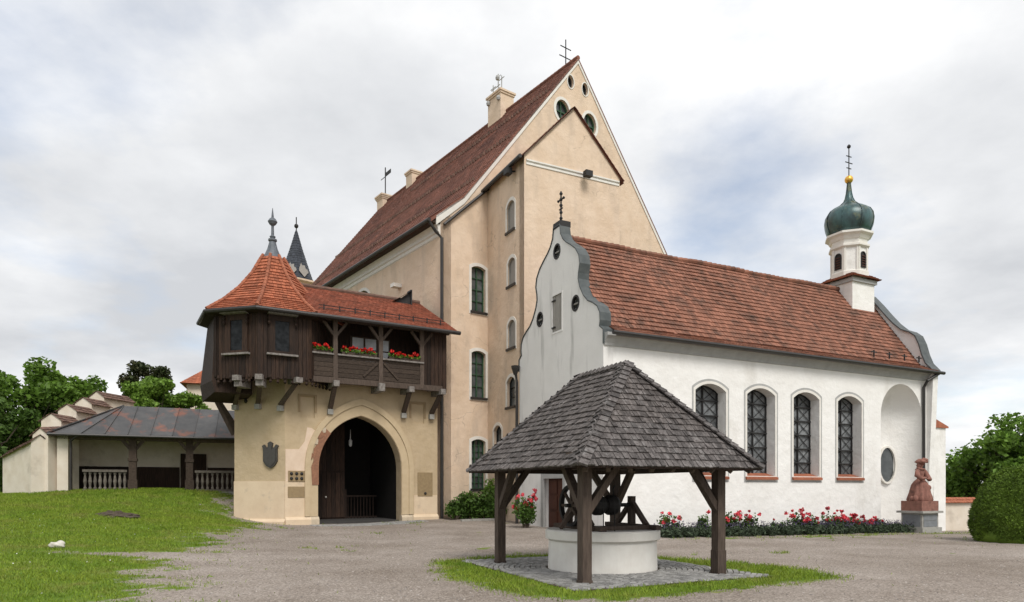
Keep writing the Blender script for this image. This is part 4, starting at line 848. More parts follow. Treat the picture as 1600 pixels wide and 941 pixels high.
for k in range(8):
    an_ = math.atan2(.446, .895)+math.pi/4*k; n_ = (math.cos(an_), math.sin(an_)); f8 = Fr((BT.O.x+.84*n_[0], BT.O.y+.84*n_[1]), (-n_[1], n_[0]), n_)
    for s in (-1, 1): pbox('pilaster', PL_TRIM, bt, f8, s*.30-.05, s*.30+.05, -.01, .05, 13.45, 14.75)
    if k % 2 == 0:
        lv = MB().plate(f8, arch(-.2, .2, 13.62, 14.3, .2, 8), [arch(-.15, .15, 13.67, 14.3, .15, 8)], .05, -.005).plate(f8, arch(-.15, .15, 13.67, 14.3, .15, 8), (), .006, .002).build('louvre_opening', IRON, bt)
        for i in range(5): pbox('louvre', WOOD_R, lv, f8, -.15, .15, .0, .06, 13.70+i*.13, 13.74+i*.13)
dome = [(1.0, 15.58), (1.12, 15.82), (1.21, 16.08), (1.245, 16.36), (1.2, 16.64), (1.06, 16.88), (.80, 17.07), (.50, 17.23), (.30, 17.42), (.19, 17.66), (.13, 17.95), (.09, 18.3), (.075, 18.5)]
dm_ = MB().lathe((BT.O.x, BT.O.y, 0), dome, 32, o8).build('onion_dome', COPPER, bt, smooth=True)
rb_ = MB()
for k in range(8):
    a = o8+math.pi/4*k; rb_.tube([(BT.O.x+(r+.012)*math.cos(a), BT.O.y+(r+.012)*math.sin(a), z) for r, z in dome], .022, 5)
rb_.build('dome_seams', COPPER, bt)
MB().ball((BT.O.x, BT.O.y, 18.68), .22, 16, 10).build('gilded_ball', GOLD, bt)
cx = MB().tube([BT.p(0, 0, 18.85), BT.p(0, 0, 20.4)], .03, 6)
for z, w in ((19.95, .2), (19.6, .28), (19.3, .18)): cx.tube([BT.p(-w, 0, z), BT.p(w, 0, z)], .025, 6)
cx.lathe(BT.p(0, 0, 20.4), [(.03, -.02), (.1, .05), (.1, .12), (.03, .2)], 8).build('turret_cross', IRON, bt)
MB().box(BT, -1.0, 1.0, -1.0, 1.0, 10.55, 10.75).build('lead_flashing', LEAD, bt)
# ------------------------------------------------------------ well house
wh = thing('well_house', WHF.p(0, 0, 0), 'open timber well shelter with hipped grey shingle roof on four posts', 'shelter')
HU, HV, EU, EVv, RH, WEZ, WRZ = 1.65, 1.9, 2.19, 2.58, .93, 2.22, 4.46
for s, t in ((-1, 1), (1, 1), (-1, -1), (1, -1)):
    a, b = s*HU, t*HV; p = WHF.p(a, b, 0); z = G(p.x, p.y)
    o = MB().box(WHF, a-.1, a+.1, b-.1, b+.1, z-.1, WEZ+.05).build('post', WOOD_B, wh)
    pbox('post_shoe', WOOD_B, o, WHF, a-.112, a+.112, b-.112, b+.112, z-.05, z+.5 if s > 0 and t > 0 else z+.06)
    pbar('brace', WOOD_B, o, WHF.p(a-s*.05, b, 1.35), WHF.p(a-s*.75, b, WEZ+.05), .13, .15, WHF.v)
    pbar('brace', WOOD_B, o, WHF.p(a, b-t*.05, 1.35), WHF.p(a, b-t*.75, WEZ+.05), .13, .15, WHF.u)
for t in (-1, 1):
    MB().box(WHF, -HU-.35, HU+.35, t*HV-.1, t*HV+.1, WEZ+.05, WEZ+.25).build('plate_beam', WOOD_B, wh)
    MB().box(WHF, t*HU-.1, t*HU+.1, -HV-.35, HV+.35, WEZ+.06, WEZ+.24).build('plate_beam', WOOD_B, wh)
cF, cR, cL, cB = [WHF.p(*q, WEZ) for q in ((-EU, EVv), (EU, EVv), (-EU, -EVv), (EU, -EVv))]; rN, rF_ = WHF.p(0, RH, WRZ), WHF.p(0, -RH, WRZ)
dk = MB().poly([cF, cR, rN]).poly([cL, cF, rN, rF_]).poly([cB, cL, rF_]).poly([cR, cB, rF_, rN]); off = UP*.05
for q in ([cF, cR, rN], [cL, cF, rN, rF_], [cB, cL, rF_], [cR, cB, rF_, rN]): dk.poly([p-off for p in q])
for p, q in ((cF, cR), (cL, cF), (cB, cL), (cR, cB)): dk.poly([p, q, q-off, p-off])
wr_ = dk.build('roof', WOOD_D, wh, recalc=False)
for i in range(9): a = -EU+.2+i*(2*EU-.4)/8; pbar('rafter', WOOD_B, wr_, WHF.p(a, EVv-.12, WEZ-.09), WHF.p(a*.6, EVv-.9, WEZ+.75), .08, .1)
shm = MB(); shm.V = [Vector(p) for p in ((-.5, 0, .034), (.5, 0, .034), (.5, 1, .006), (-.5, 1, .006), (-.5, 0, .002), (.5, 0, .002))]; shm.F = [(0, 1, 2, 3), (0, 4, 5, 1), (1, 5, 2), (0, 3, 4)]
sme = bpy.data.meshes.new('shingle'); sme.from_pydata([tuple(v) for v in shm.V], [], shm.F); sme.materials.append(SHING)
cnt = 0; joined = MB()
def shingle_face(A, B, C, D, single):
    global cnt
    L_ = ((D-A).length+(C-B).length)/2; nr = round(L_/.20); nrm = (B-A).cross(D-A).normalized()
    if nrm.z < 0: nrm = -nrm
    for k in range(nr):
        s0 = (k-.12 if k == 0 else k)/nr; s1 = min(1.0, (k+1.3)/nr); l0, r0 = A.lerp(D, s0), B.lerp(C, s0); mid = (D-A+C-B).normalized() if k < nr else UP
        up = (A.lerp(D, s1)+B.lerp(C, s1))/2-(l0+r0)/2; w = (r0-l0).length; x = (r0-l0).normalized(); pos = 0.0
        while pos < w-.02:
            ww = min(random.uniform(.055, .11), w-pos)
            if w-pos-ww < .04: ww = w-pos
            c = l0+x*(pos+ww/2); t = (pos+ww/2)/w; j = random.uniform(-.007, .007)
            upv = A.lerp(B, 0)*0+(up-x*up.dot(x)); upv = upv.normalized()*up.length
            c = c-upv.normalized()*(.012+j); nn_ = nrm*(1+random.uniform(-.3, .5))
            # keep the upper end inside the face near the hips
            M_ = axes(c, x*(ww-.006)+upv*0, upv, nn_)
            if single and cnt < 300: link('shingle', sme, wr_, M_); cnt += 1
            else:
                q = len(joined.V); joined.V += [M_ @ v for v in shm.V]; joined.F += [tuple(q+i for i in f) for f in shm.F]
            pos += ww
shingle_face(cF, cR, rN, rN, True); shingle_face(cL, cF, rN, rF_, True); shingle_face(cB, cL, rF_, rF_, False); shingle_face(cR, cB, rF_, rN, False)
joined.build('shingle_cover', SHING_J, wr_, kind='stuff', recalc=False)
def hipcap(p, q, name='hip_shingle'):
    n = round((q-p).length/.17); d = (q-p).normalized(); sd_ = d.cross(UP).normalized(); nn_ = sd_.cross(d)
    for i in range(n):
        c = p.lerp(q, i/n)+nn_*.03
        for s in (-1, 1):
            x = (sd_*s-UP*.62 if abs(d.z) > .1 else sd_*s-UP*.9).normalized(); x = (x-d*x.dot(d)).normalized()
            nz_ = x.cross(d)*s; nz_ = nz_ if nz_.z > 0 else -nz_
            link(name, sme, wr_, axes(c+x*.085-d*.02, x*.17, d*.24, nz_*1.5))
for p in (cF, cR): hipcap(p, rN)
for p in (cL, cB): hipcap(p, rF_)
hipcap(rN, rF_, 'ridge_shingle')
# the well itself
wc = WHF.p(0, 0, 0); well = thing('well', wc, 'round whitewashed well with thick rim and wooden winch under the shingle roof', 'well')
MB().lathe(wc, [(1.22, -.1), (1.22, .02), (1.20, .66)], 48).build('shaft_wall', PL_TRIM, well, smooth=False)
MB().lathe(wc, [(1.20, .64), (1.28, .69), (1.28, .86), (1.25, .89), (.9, .89), (.9, .3)], 48, cap=False).build('rim', PL_TRIM, well)
MB().lathe(wc, [(.92, .3), (.01, .3)], 24, cap=False).build('well_shaft', DARKIN, well)
winch = thing('well_winch', WHF.p(0, 0, .89), 'dark timber winch with spoked wheel and iron drums on the well rim', 'winch')
for s in (-1, 1):
    x = s*.80 if s > 0 else -.62; fr_ = MB().box(WHF, x-.07, x+.07, -1.0, 1.0, .893, .99).build('sleeper', WOOD_B, winch)
    MB().box(WHF, x-.065, x+.065, -.07, .07, .99, 1.62).build('upright', WOOD_B, winch)
    for t in (-1, 1): pbar('strut', WOOD_B, winch, WHF.p(x, t*.55, .99), WHF.p(x, t*.03, 1.48), .09, .1, WHF.u)
    pbar('stay', WOOD_B, winch, WHF.p(x-.02*s, .0, 1.5), WHF.p(x+s*(-.52 if s < 0 else .5)*(-1 if s < 0 else 1)*.9, .0, .93), .09, .09, WHF.v)
MB().box(WHF, -.95, 1.0, .62, .74, .895, .985).build('cross_beam', WOOD_B, winch)
MB().tube([WHF.p(-.95, 0, 1.42), WHF.p(.85, 0, 1.42)], .045, 10).build('axle', IRON, winch)
fx = Fr(tuple(WHF.O[:2]), tuple(WHF.v[:2]), tuple(WHF.u[:2]))
def disc(mb, x0, x1, r, n=18):
    k = len(mb.V)
    for x, q in ((x0, r*.8), (x0+(x1-x0)*.25, r), (x1-(x1-x0)*.25, r), (x1, r*.8)): mb.V += [WHF.p(x, q*math.cos(2*math.pi*i/n), 1.42+q*math.sin(2*math.pi*i/n)) for i in range(n)]
    for j in range(3): mb.F += [(k+j*n+i, k+j*n+(i+1) % n, k+(j+1)*n+(i+1) % n, k+(j+1)*n+i) for i in range(n)]
    mb.F += [tuple(k+i for i in range(n)), tuple(k+3*n+i for i in range(n))]; return mb
disc(MB(), -.28, .02, .23).build('drum', IRON, winch); disc(MB(), .08, .38, .23).build('drum', IRON, winch); disc(MB(), .0, .1, .16).build('ratchet', IRON, winch)
for x in (-.14, .24): MB().tube([WHF.p(x, .1, 1.5), WHF.p(x-.03, .12, 1.78), WHF.p(x+.02, .12, 1.86)], .018, 6).build('iron_handle', IRON, winch)
for x in (-.1, .2): MB().tube([WHF.p(x, .2, 1.4), WHF.p(x, .2, .6)], .012, 6).build('chain', IRON, winch)
wl = MB(); n = 24; rr = .46
for (r0, r1, x0, x1) in ((rr-.07, rr, -.86, -.76),):
    k = len(wl.V); wl.V += [WHF.p(x, r*math.cos(2*math.pi*i/n), 1.42+r*math.sin(2*math.pi*i/n)) for x in (x0, x1) for r in (r0, r1) for i in range(n)]
    for a, b in ((0, 1), (2, 3), (0, 2), (1, 3)): wl.F += [(k+a*n+i, k+a*n+(i+1) % n, k+b*n+(i+1) % n, k+b*n+i) for i in range(n)]
whl = wl.build('wheel', IRON, winch)
for i in range(4): a = math.pi*i/4; pbar('spoke', WOOD_B, whl, WHF.p(-.81, rr*math.cos(a)*.95, 1.42+rr*math.sin(a)*.95), WHF.p(-.81, -rr*math.cos(a)*.95, 1.42-rr*math.sin(a)*.95), .06, .05, WHF.u)
# setts round the well: rings
pv = link('well_paving', None, None, Matrix.Translation(wc), 'structure')
bed = MB(); PA, PB = 2.35, 2.75
NG = 14
for i in range(NG):
    for j in range(NG):
        q = [(-PA+2*PA*(i+di)/NG, -PB+2*PB*(j+dj)/NG) for di, dj in ((0, 0), (1, 0), (1, 1), (0, 1))]; q = [WHF.p(a, b, 0) for a, b in q]; bed.poly([(p.x, p.y, G(p.x, p.y)+.008) for p in q])
bed.build('paving_bed', SOIL, pv, recalc=False)
sett_me = bpy.data.meshes.new('sett'); s_ = MB(); s_.V = [Vector(p) for p in ((-.5, -.5, 0), (.5, -.5, 0), (.5, .5, 0), (-.5, .5, 0), (-.42, -.42, 1), (.42, -.42, 1), (.42, .42, 1), (-.42, .42, 1))]; s_.F = [(4, 5, 6, 7), (0, 1, 5, 4), (1, 2, 6, 5), (2, 3, 7, 6), (3, 0, 4, 7)]
sett_me.from_pydata([tuple(v) for v in s_.V], [], s_.F); sett_me.materials.append(SETT)
spots = []; r = 1.33
while r < 3.7:
    n = int(2*math.pi*r/.155)
    for i in range(n):
        t = 2*math.pi*(i+random.uniform(-.1, .1))/n; a, b = r*math.cos(t), r*math.sin(t)
        if abs(a) < PA-.04 and abs(b) < PB-.04 and not any(abs(a-s*HU) < .2 and abs(b-q*HV) < .2 for s in (-1, 1) for q in (-1, 1)): spots.append((a, b, t))
    r += .118
spots = [(WHF.p(a, b, 0), t+math.atan2(WHF.u.y, WHF.u.x) if False else (a, b)) for a, b, t in spots]
spots.sort(key=lambda s: s[0].y)
vis = [s for s in spots if not (s[0].y > 15.5 and abs(s[0].x-2.2) < 1.2)]
sj = MB()
for i, (p, (a, b)) in enumerate(vis):
    rad = (WHF.u*a+WHF.v*b).normalized(); tan = Vector((-rad.y, rad.x, 0)); z = G(p.x, p.y)+.004+random.uniform(-.004, .006)
    M_ = axes(Vector((p.x, p.y, z)), tan*.145, rad*.108, UP*.026)
    if i < 300: link('sett', sett_me, pv, M_)
    else: q = len(sj.V); sj.V += [M_ @ v for v in s_.V]; sj.F += [tuple(q+k for k in f) for f in s_.F]
sj.build('setts', SETT, pv, kind='stuff', recalc=False)
# ------------------------------------------------------------ loggia on the left
LG = Fr((-14.64, 36), (-.914, -.406), (.406, -.914))
lz = 1.6; LEN = 7.9
log = thing('loggia', LG.p(4, -1.2, lz), 'low open loggia with dark sheet-metal roof and stone balustrade between gatehouse and old wall', 'loggia')
MB().box(LG, -1.0, LEN, -3, .12, lz-.8, lz+.02).build('floor', PED, log)
MB().box(LG, -1.0, LEN+.2, -3.2, -3.0, lz, 4.6).build('back_wall', PL_WALL, log)
MB().box(LG, LEN-.45, LEN, -3, -.05, lz, 4.35).build('side_wall', PL_WALL, log)
for a0, a1 in ((LEN-2.9, LEN-.45), (2.7, 4.9), (-.8, 1.3)): MB().box(LG, a0, a1, -3.0, -2.95, lz, lz+1.35).build('dado_panel', WOOD_D, log)
MB().box(LG, 1.35, 2.65, -3.0, -2.9, lz, lz+2.1).build('door', WOOD_D, log)
pa = [LG.a_of(x) for x in (207, 296)]
for a in pa:
    p = MB().box(LG, a-.21, a+.21, -.42, .0, lz, lz+.62).box(LG, a-.17, a+.17, -.38, -.04, lz+.62, lz+1.55).box(LG, a-.21, a+.21, -.42, 0, lz+1.55, lz+1.7).box(LG, a-.17, a+.17, -.38, -.04, lz+1.7, 4.35).build('pillar', WOOD_G, log)
    for s in (-1, 1): pbar('bracket', WOOD_B, p, LG.p(a+s*.1, -.2, 3.75), LG.p(a+s*.5, -.2, 4.25), .16, .14, LG.v)
MB().box(LG, -1.0, LEN, -.35, -.05, 4.18, 4.36).build('wall_plate', WOOD_B, log)
bm_ = MB().lathe((0, 0, 0), [(.075, 0), (.075, .08), (.045, .12), (.05, .2), (.085, .38), (.06, .55), (.04, .68), (.06, .74), (.075, .78), (.075, .84)], 8); bme = bpy.data.meshes.new('baluster'); bme.from_pydata([tuple(v) for v in bm_.V], [], bm_.F); bme.materials.append(BALU)
for a0, a1, n in ((pa[0]+.25, LG.a_of(128), 9), (LG.a_of(367), pa[1]-.25, 8)):
    bl = MB().box(LG, a0, a1, -.30, -.06, lz+1.0, lz+1.12).build('balustrade_rail', BALU, log); MB().box(LG, a0, a1, -.30, -.06, lz+.02, lz+.14).build('balustrade_base', BALU, log)
    for i in range(n): link('baluster', bme, bl, Matrix.Translation(LG.p(a0+(a1-a0)*(i+.5)/n, -.18, lz+.15)))
# sheet roof with standing seams: each sheet a piece
rfz, rrz = 4.42, 6.1; rl_ = LG.p(LEN+.3, .45, rfz); 
deck = MB().poly([LG.p(-1, .4, rfz-.03), LG.p(LEN+.25, .4, rfz-.03), LG.p(LEN-2.6, -2.0, rrz-.03), LG.p(-1, -2.0, rrz-.03)]).poly([LG.p(LEN+.25, .4, rfz-.03), LG.p(LEN+.25, -3.4, rfz-.03), LG.p(LEN-2.6, -2.0, rrz-.03)]).poly([LG.p(-1, -2.0, rrz-.03), LG.p(LEN-2.6, -2.0, rrz-.03), LG.p(LEN+.25, -3.6, 4.6), LG.p(-1, -3.6, 4.6)]).build('roof', ZINC, log, recalc=False)
def sheet(q, nm='roof_sheet'):
    mb = MB().poly(q).poly([p-UP*.02 for p in q]); o = mb.build(nm, ZINC, deck, recalc=False); return o
xs_ = [-1+i*.98 for i in range(10)]; top = lambda a: min(a, LEN-2.6)
for i in range(9):
    a0, a1 = xs_[i], min(xs_[i+1], LEN+.3)
    t0 = min(a0-.25, LEN-2.62) if i else a0; t1 = min(a1-.25, LEN-2.6)
    f = lambda a, t: t
    sheet([LG.p(a0, .45, rfz), LG.p(a1, .45, rfz), LG.p(max(t1, t0+.02), -2.0, rrz), LG.p(t0, -2.0, rrz)])
    pbar('seam', ZINC, deck, LG.p(a0, .45, rfz+.02), LG.p(t0, -2.0, rrz+.02), .03, .05)
sheet([LG.p(LEN+.3, .45, rfz), LG.p(LEN+.3, -3.4, rfz), LG.p(LEN-2.6, -2.0, rrz)]); pbar('seam', ZINC, deck, LG.p(LEN+.3, .45, rfz+.02), LG.p(LEN-2.6, -2.0, rrz+.02), .05, .06)
MB().tube([LG.p(-1, .52, rfz-.06), LG.p(LEN+.3, .52, rfz-.06)], .07, 8).build('gutter', METAL_D, log)
a = LG.a_of(110, .3); MB().tube([LG.p(a-.3, .5, rfz-.1), LG.p(a, .3, rfz-.35), LG.p(a, .22, rfz-.7), LG.p(a, .22, lz-.1)], .06, 8).build('downpipe', METAL_D, log)
# ------------------------------------------------------------ old stepped wall
def capwall(nm, p0, p1, th, z0, z1, label, slope=0.0, capm=T_OLD, ov=.12):
    u = (p1[0]-p0[0], p1[1]-p0[1]); l = math.hypot(*u); fr = Fr(p0, u); t = thing(nm, fr.p(l/2, 0, z0), label, 'wall', 'stepped old courtyard wall')
    mb = MB(); k = len(mb.V); mb.V += [fr.p(a, b, c) for a, b, c in ((0, -th/2, z0), (l, -th/2, z0), (l, th/2, z0), (0, th/2, z0), (0, -th/2, z1), (l, -th/2, z1+slope), (l, th/2, z1+slope), (0, th/2, z1))]
    mb.F += [(0, 1, 2, 3), (4, 5, 6, 7), (0, 1, 5, 4), (1, 2, 6, 5), (2, 3, 7, 6), (3, 0, 4, 7)]; k = len(mb.V)
    rg = .30; mb.V += [fr.p(0, -th/2, z1), fr.p(0, th/2, z1), fr.p(0, 0, z1+rg), fr.p(l, -th/2, z1+slope), fr.p(l, th/2, z1+slope), fr.p(l, 0, z1+slope+rg)]; mb.F += [(k, k+1, k+2), (k+3, k+4, k+5)]
    mb.build('wall', PL_WALL, t, recalc=False); cp = MB()
    for s in (-1, 1):
        e = s*(th/2+ov); zz = -.10
        q = [fr.p(-.06, e, z1+zz), fr.p(l+.06, e, z1+slope+zz), fr.p(l+.06, 0, z1+slope+rg+.04), fr.p(-.06, 0, z1+rg+.04)]; cp.poly(q); tiles(cp, *q, .2, .22, .04, rnd=.1)
    cp.build('tile_coping', capm, t, recalc=False); return t
Wp = lambda px, D: ((px-800)/FPX*D, D)
za = lambda py, D: CAMH+(HOR-py)/FPX*D
# two lowest pieces: sloping buttress and the corner piece
capwall('old_wall', Wp(17, 34.2), Wp(62, 32.4), .7, .9, za(714, 34.2), 'lowest leftmost piece of the old wall with sloping tile coping', slope=za(690, 32.4)-za(714, 34.2))
capwall('old_wall', Wp(63, 32.6), Wp(112, 34.6), .8, .9, za(676, 34)-.2, 'old wall corner piece with worn patch, beside the loggia downpipe', slope=.25)
for i, (x0, x1, y, D0, D1, lab) in enumerate(((68, 112, 656, 34.9, 36.6, 'lowest of the four stepped wall blocks with tile caps'), (93, 138, 641, 36.8, 38.6, 'second stepped wall block from the left with tile cap'), (118, 160, 630, 38.8, 40.4, 'third stepped wall block from the left with tile cap'), (139, 198, 620, 40.6, 43.0, 'highest and longest stepped wall block behind the loggia roof'))):
    capwall('old_wall', Wp(x0+12, D0), Wp(x1, D1), 1.0, 1.0, za(y, D0), lab)
# ------------------------------------------------------------ garden wall, statue
gwl = Fr(tuple(CE.p(.2, 1.0, 0)[:2]), (.95, .18)); z = -.36
g_ = thing('garden_wall', gwl.p(3, 0, z), 'low pale garden wall with red tile coping beside the chapel', 'wall')
MB().box(gwl, 0, 12, -.4, 0, z-.4, 1.05).build('wall', PL_WALL, g_)
cp = MB(); 
for s in (-1, 1): q = [gwl.p(0, -.2+s*.34, 1.03), gwl.p(12, -.2+s*.34, 1.03), gwl.p(12, -.2, 1.32), gwl.p(0, -.2, 1.32)]; cp.poly(q); tiles(cp, *q, .2, .2, .04)
cp.build('tile_coping', T_CAP, g_, recalc=False)
ST = Vector(((1437-800)/FPX*32, 32, 0)); ST.z = G(ST.x, ST.y); sf = Fr((ST.x, ST.y), (.895, .446), None, ST.z)
stt = thing('statue', ST, 'red sandstone statue of a lady in a wide skirt and hat on a stone pedestal', 'statue')
ped = MB().box(sf, -.72, .72, -.6, .6, -.1, .26).box(sf, -.6, .6, -.5, .5, .26, .92).box(sf, -.76, .76, -.64, .64, .92, 1.02).build('pedestal', PED, stt)
pbox('slate_panel', SLATEP, ped, sf, -.5, .5, .5, .515, .30, .56); pbox('slate_panel', SLATEP, ped, sf, -.5, .5, .5, .515, .58, .84)
sl_ = Fr(tuple(sf.p(-.6, 0, 0)[:2]), tuple((-sf.v)[:2]), tuple((-sf.u)[:2]), ST.z); pbox('slate_panel', SLATEP, ped, sl_, -.42, .42, .0, .015, .3, .85)
MB().box(sf, -.62, .62, -.5, .5, 1.02, 1.48).build('sandstone_block', SANDST, stt)
def figure():
    mb = MB(); n = 36; sec = [(.52, 0, 0), (.55, .06, 0), (.50, .25, 0), (.43, .5, .01), (.36, .75, .02), (.27, .92, .03), (.17, 1.02, .04), (.155, 1.08, .05), (.20, 1.22, .05), (.235, 1.36, .05), (.20, 1.45, .05), (.09, 1.52, .06), (.075, 1.58, .07), (.12, 1.64, .09), (.13, 1.74, .10), (.12, 1.80, .10)]
    k = 0
    for r, z, sh in sec:
        for i in range(n):
            t = 2*math.pi*i/n; f = 1+(.14 if z < .95 else .02)*math.sin(t*11+z*1.3)*(1 if z < .9 else .4)+(.05*math.sin(3*t) if z < .5 else 0)
            fl = .75 if z > 1.05 and z < 1.5 else 1
            mb.V.append(sf.p((r*.9 if z < 1.5 else r)*f*math.cos(t)+sh, r*.9*f*fl*math.sin(t), 1.48+z))
    for j in range(len(sec)-1):
        for i in range(n): mb.F.append((j*n+i, j*n+(i+1) % n, (j+1)*n+(i+1) % n, (j+1)*n+i))
    mb.F.append(tuple((len(sec)-1)*n+i for i in range(n)))
    P = lambda a, b, c: sf.p(a, b, 1.48+c)
    mb.tube([P(-.18, .02, 1.42), P(-.34, .1, 1.2), P(-.30, .28, 1.02), P(-.05, .34, 1.08)], [.10, .13, .10, .05], 10)     # left arm folded to the waist
    mb.tube([P(.28, .02, 1.42), P(.40, .08, 1.18), P(.30, .28, 1.0), P(.1, .34, 1.04)], [.10, .13, .10, .05], 10)
    for i in range(5): mb.tube([P(-.08+.04*i, .33, 1.06-.005*i), P(-.04+.04*i, .37, 1.02), P(-.02+.04*i, .35, .99)], .016, 5)
    mb.lathe(P(.08, 0, 1.80), [(.12, -.10), (.16, -.05), (.27, .02), (.22, .07), (.17, .12), (.10, .17)], 16); mb.tube([P(-.1, .05, 1.84), P(.12, .12, 1.95), P(.36, .10, 1.92), P(.48, .06, 1.84)], [.05, .075, .07, .03], 8)       # brimmed hat
    mb.ball(P(.32, .1, 1.86), .085, 8, 6); mb.ball(P(.42, .08, 1.83), .06, 8, 6); mb.ball(P(-.05, .12, 1.84), .09, 8, 6)
    mb.ball(P(.115, .13, 1.70), .03, 6, 5)                                                                                      # nose
    mb.ball(P(-.05, -.02, 1.66), .10, 8, 6); mb.ball(P(-.08, -.02, 1.54), .08, 8, 6)                                            # curls
    for a, b, r in ((-.46, .1, .13), (-.52, -.05, .10), (.38, .2, .10), (.36, -.05, .14)): mb.ball(P(a, b, .1 if a < 0 else .62), r, 10, 6, 1.3)
    mb.lathe(P(.05, 0, 1.46), [(.16, -.02), (.22, .0), (.20, .05), (.10, .07)], 14)
    return mb
figure().build('figure', SANDST, stt, smooth=True)
# ------------------------------------------------------------ planting
def bush(nm, x, y, rx, ry, h, n, size, m, label, cat, group=None, lumps=14, z=None):
    z = G(x, y) if z is None else z; t = thing(nm, (x, y, z), label, cat, group)
    cs = [(x+random.uniform(-1, 1)*rx*.65, y+random.uniform(-1, 1)*ry*.65, z+h*random.uniform(.25, .72)) for _ in range(lumps)]
    cloudobj('foliage', leafcloud(cs, (rx*.42, ry*.42, h*.32), n, size), m, t)
    sm = MB()
    for c in cs: sm.tube([(x+random.uniform(-.1, .1), y+random.uniform(-.1, .1), z-.05), c], [.025, .012], 5)
    sm.build('stems', BARK, t); return t, z
p = HG.p(HG.a_of(735), 1.3, 0); bush('shrub', p.x, p.y, 1.6, .9, 1.5, 5200, .11, LEAF_D, 'dark dense shrub against the hall wall right of the gatehouse', 'shrub', lumps=26)
p = HG.p(HG.a_of(697), .9, 0); bush('shrub', p.x, p.y, .6, .5, 1.0, 1200, .10, LEAF_D, 'small low shrub at the foot of the gatehouse downpipe', 'shrub')
p = HG.p(HG.a_of(752), .9, 0); bush('climbing_plant', p.x, p.y, .45, .4, 2.3, 700, .10, LEAF_M, 'loose light green climber rising out of the dark shrub', 'plant')
def roses(x, y, r, h, nb, label, leaves=700, z=None):
    t, z = bush('rose_bush', x, y, r, r*.8, h, leaves, .085, LEAF_D, label, 'rose bush', 'rose bushes')
    for _ in range(int(nb*1.5)):
        c = (x+random.uniform(-1, 1)*r*.95, y+random.uniform(-.9, .5)*r*.7, z+h*random.uniform(.55, 1.12)); q_ = random.uniform(.05, .12); cloudobj('blossom', leafcloud([c], (q_, q_, q_*.85), 30, .03+q_*.5, asp=1.1), ROSE, t)
roses((821-800)/FPX*29.5, 29.5, .55, 1.45, 12, 'red rose bush by the chapel corner left of the door', 1100)
bed_pts = [(1046, 1.2, .5, 5, 'rose bush at the left end of the lavender bed'), (1098, 1.1, .3, 1, 'tiny red rose just left of the well post'), (1140, 1.25, .45, 4, 'red rose bush just right of the well post'), (1166, 1.25, .5, 7, 'red rose bush under the second chapel window'), (1215, .75, .3, 2, 'low pink rose between the chapel windows'), (1243, 1.2, .55, 9, 'red rose bush under the third chapel window'), (1268, 1.05, .5, 7, 'crimson rose bush right of the third chapel window'), (1300, 1.25, .55, 9, 'tall rose bush under the fourth chapel window'), (1325, 1.0, .5, 9, 'bright rose bush just right of the fourth window'), (1350, .85, .5, 9, 'low pink and red rose bush left of the niche'), (1366, .8, .4, 5, 'rightmost low rose bush of the bed')]
for px, h, r, nb, lab in bed_pts:
    a = CHF.a_of(px, .95); p = CHF.p(a, .95, 0); roses(p.x, p.y, r*1.05, h*.78, nb, lab, 300)
# lavender bed: leaves and flower spikes
a0, a1 = CHF.a_of(1036, 1.3), CHF.a_of(1422, 1.3)
cs = [];
for _ in range(420):
    a = random.uniform(a0, a1); b = random.uniform(.45, 1.7); p = CHF.p(a, b, 0); cs.append((p.x, p.y, G(p.x, p.y)+random.uniform(.08, .22)))
lav = cloudobj('lavender_bed', leafcloud(cs, (.26, .26, .24), 26000, .05, asp=3.2), LEAF_LAV, None, 'stuff'); tag(lav, 'long strip of grey-green lavender along the chapel wall', 'lavender')
lf = cloudobj('lavender_flowers', leafcloud([(c[0], c[1], c[2]+.30) for c in cs], (.26, .26, .14), 2600, .03, asp=3), LAV, lav, 'stuff')
# clipped yew
def yew(x, y, r, h, label):
    z = G(x, y); t = thing('clipped_yew', (x, y, z), label, 'topiary'); n = 26000
    th = rng.random(n)*2*math.pi; v = rng.random(n); zz = h*v; rr = r*np.sqrt(np.clip(1-(np.clip(v-.22, 0, 1)/.78)**2.1, 0, 1))*(.90+.1*np.minimum(v/.22, 1)); rr = rr*(1-.02*rng.random(n))
    lump = 1+.025*np.sin(th*5+zz*3)+.02*np.sin(th*11-zz*5); P = np.c_[x+rr*lump*np.cos(th), y+rr*lump*np.sin(th), z+zz*lump]
    top = rng.random((3500, 2))*2-1; 
    d = rng.normal(size=(n, 3)); d /= np.linalg.norm(d, axis=1)[:, None]; d += np.c_[np.cos(th), np.sin(th), .3+0*th]*.7; d /= np.linalg.norm(d, axis=1)[:, None]
    w = np.cross(d, rng.normal(size=(n, 3))); w /= np.linalg.norm(w, axis=1)[:, None]; s = rng.uniform(.05, .10, (n, 1))
    cloudobj('foliage', np.stack([P-w*s*.3, P+d*s*.4-w*s*.2, P+d*s*1.2, P+w*s*.3], 1).reshape(-1, 3), LEAF_Y, t)
    core = MB().lathe((x, y, z), [(r*.93*math.sqrt(max(0, 1-(max(v-.22, 0)/.78)**2.1))+.01, h*v*.97) for v in np.linspace(0, 1, 14)], 24); core.build('twig_core', LEAF_Y, t, smooth=True)
yew((1603-800)/FPX*24.5, 24.5, 1.66, 2.64, 'large clipped dome-shaped yew at the right edge')
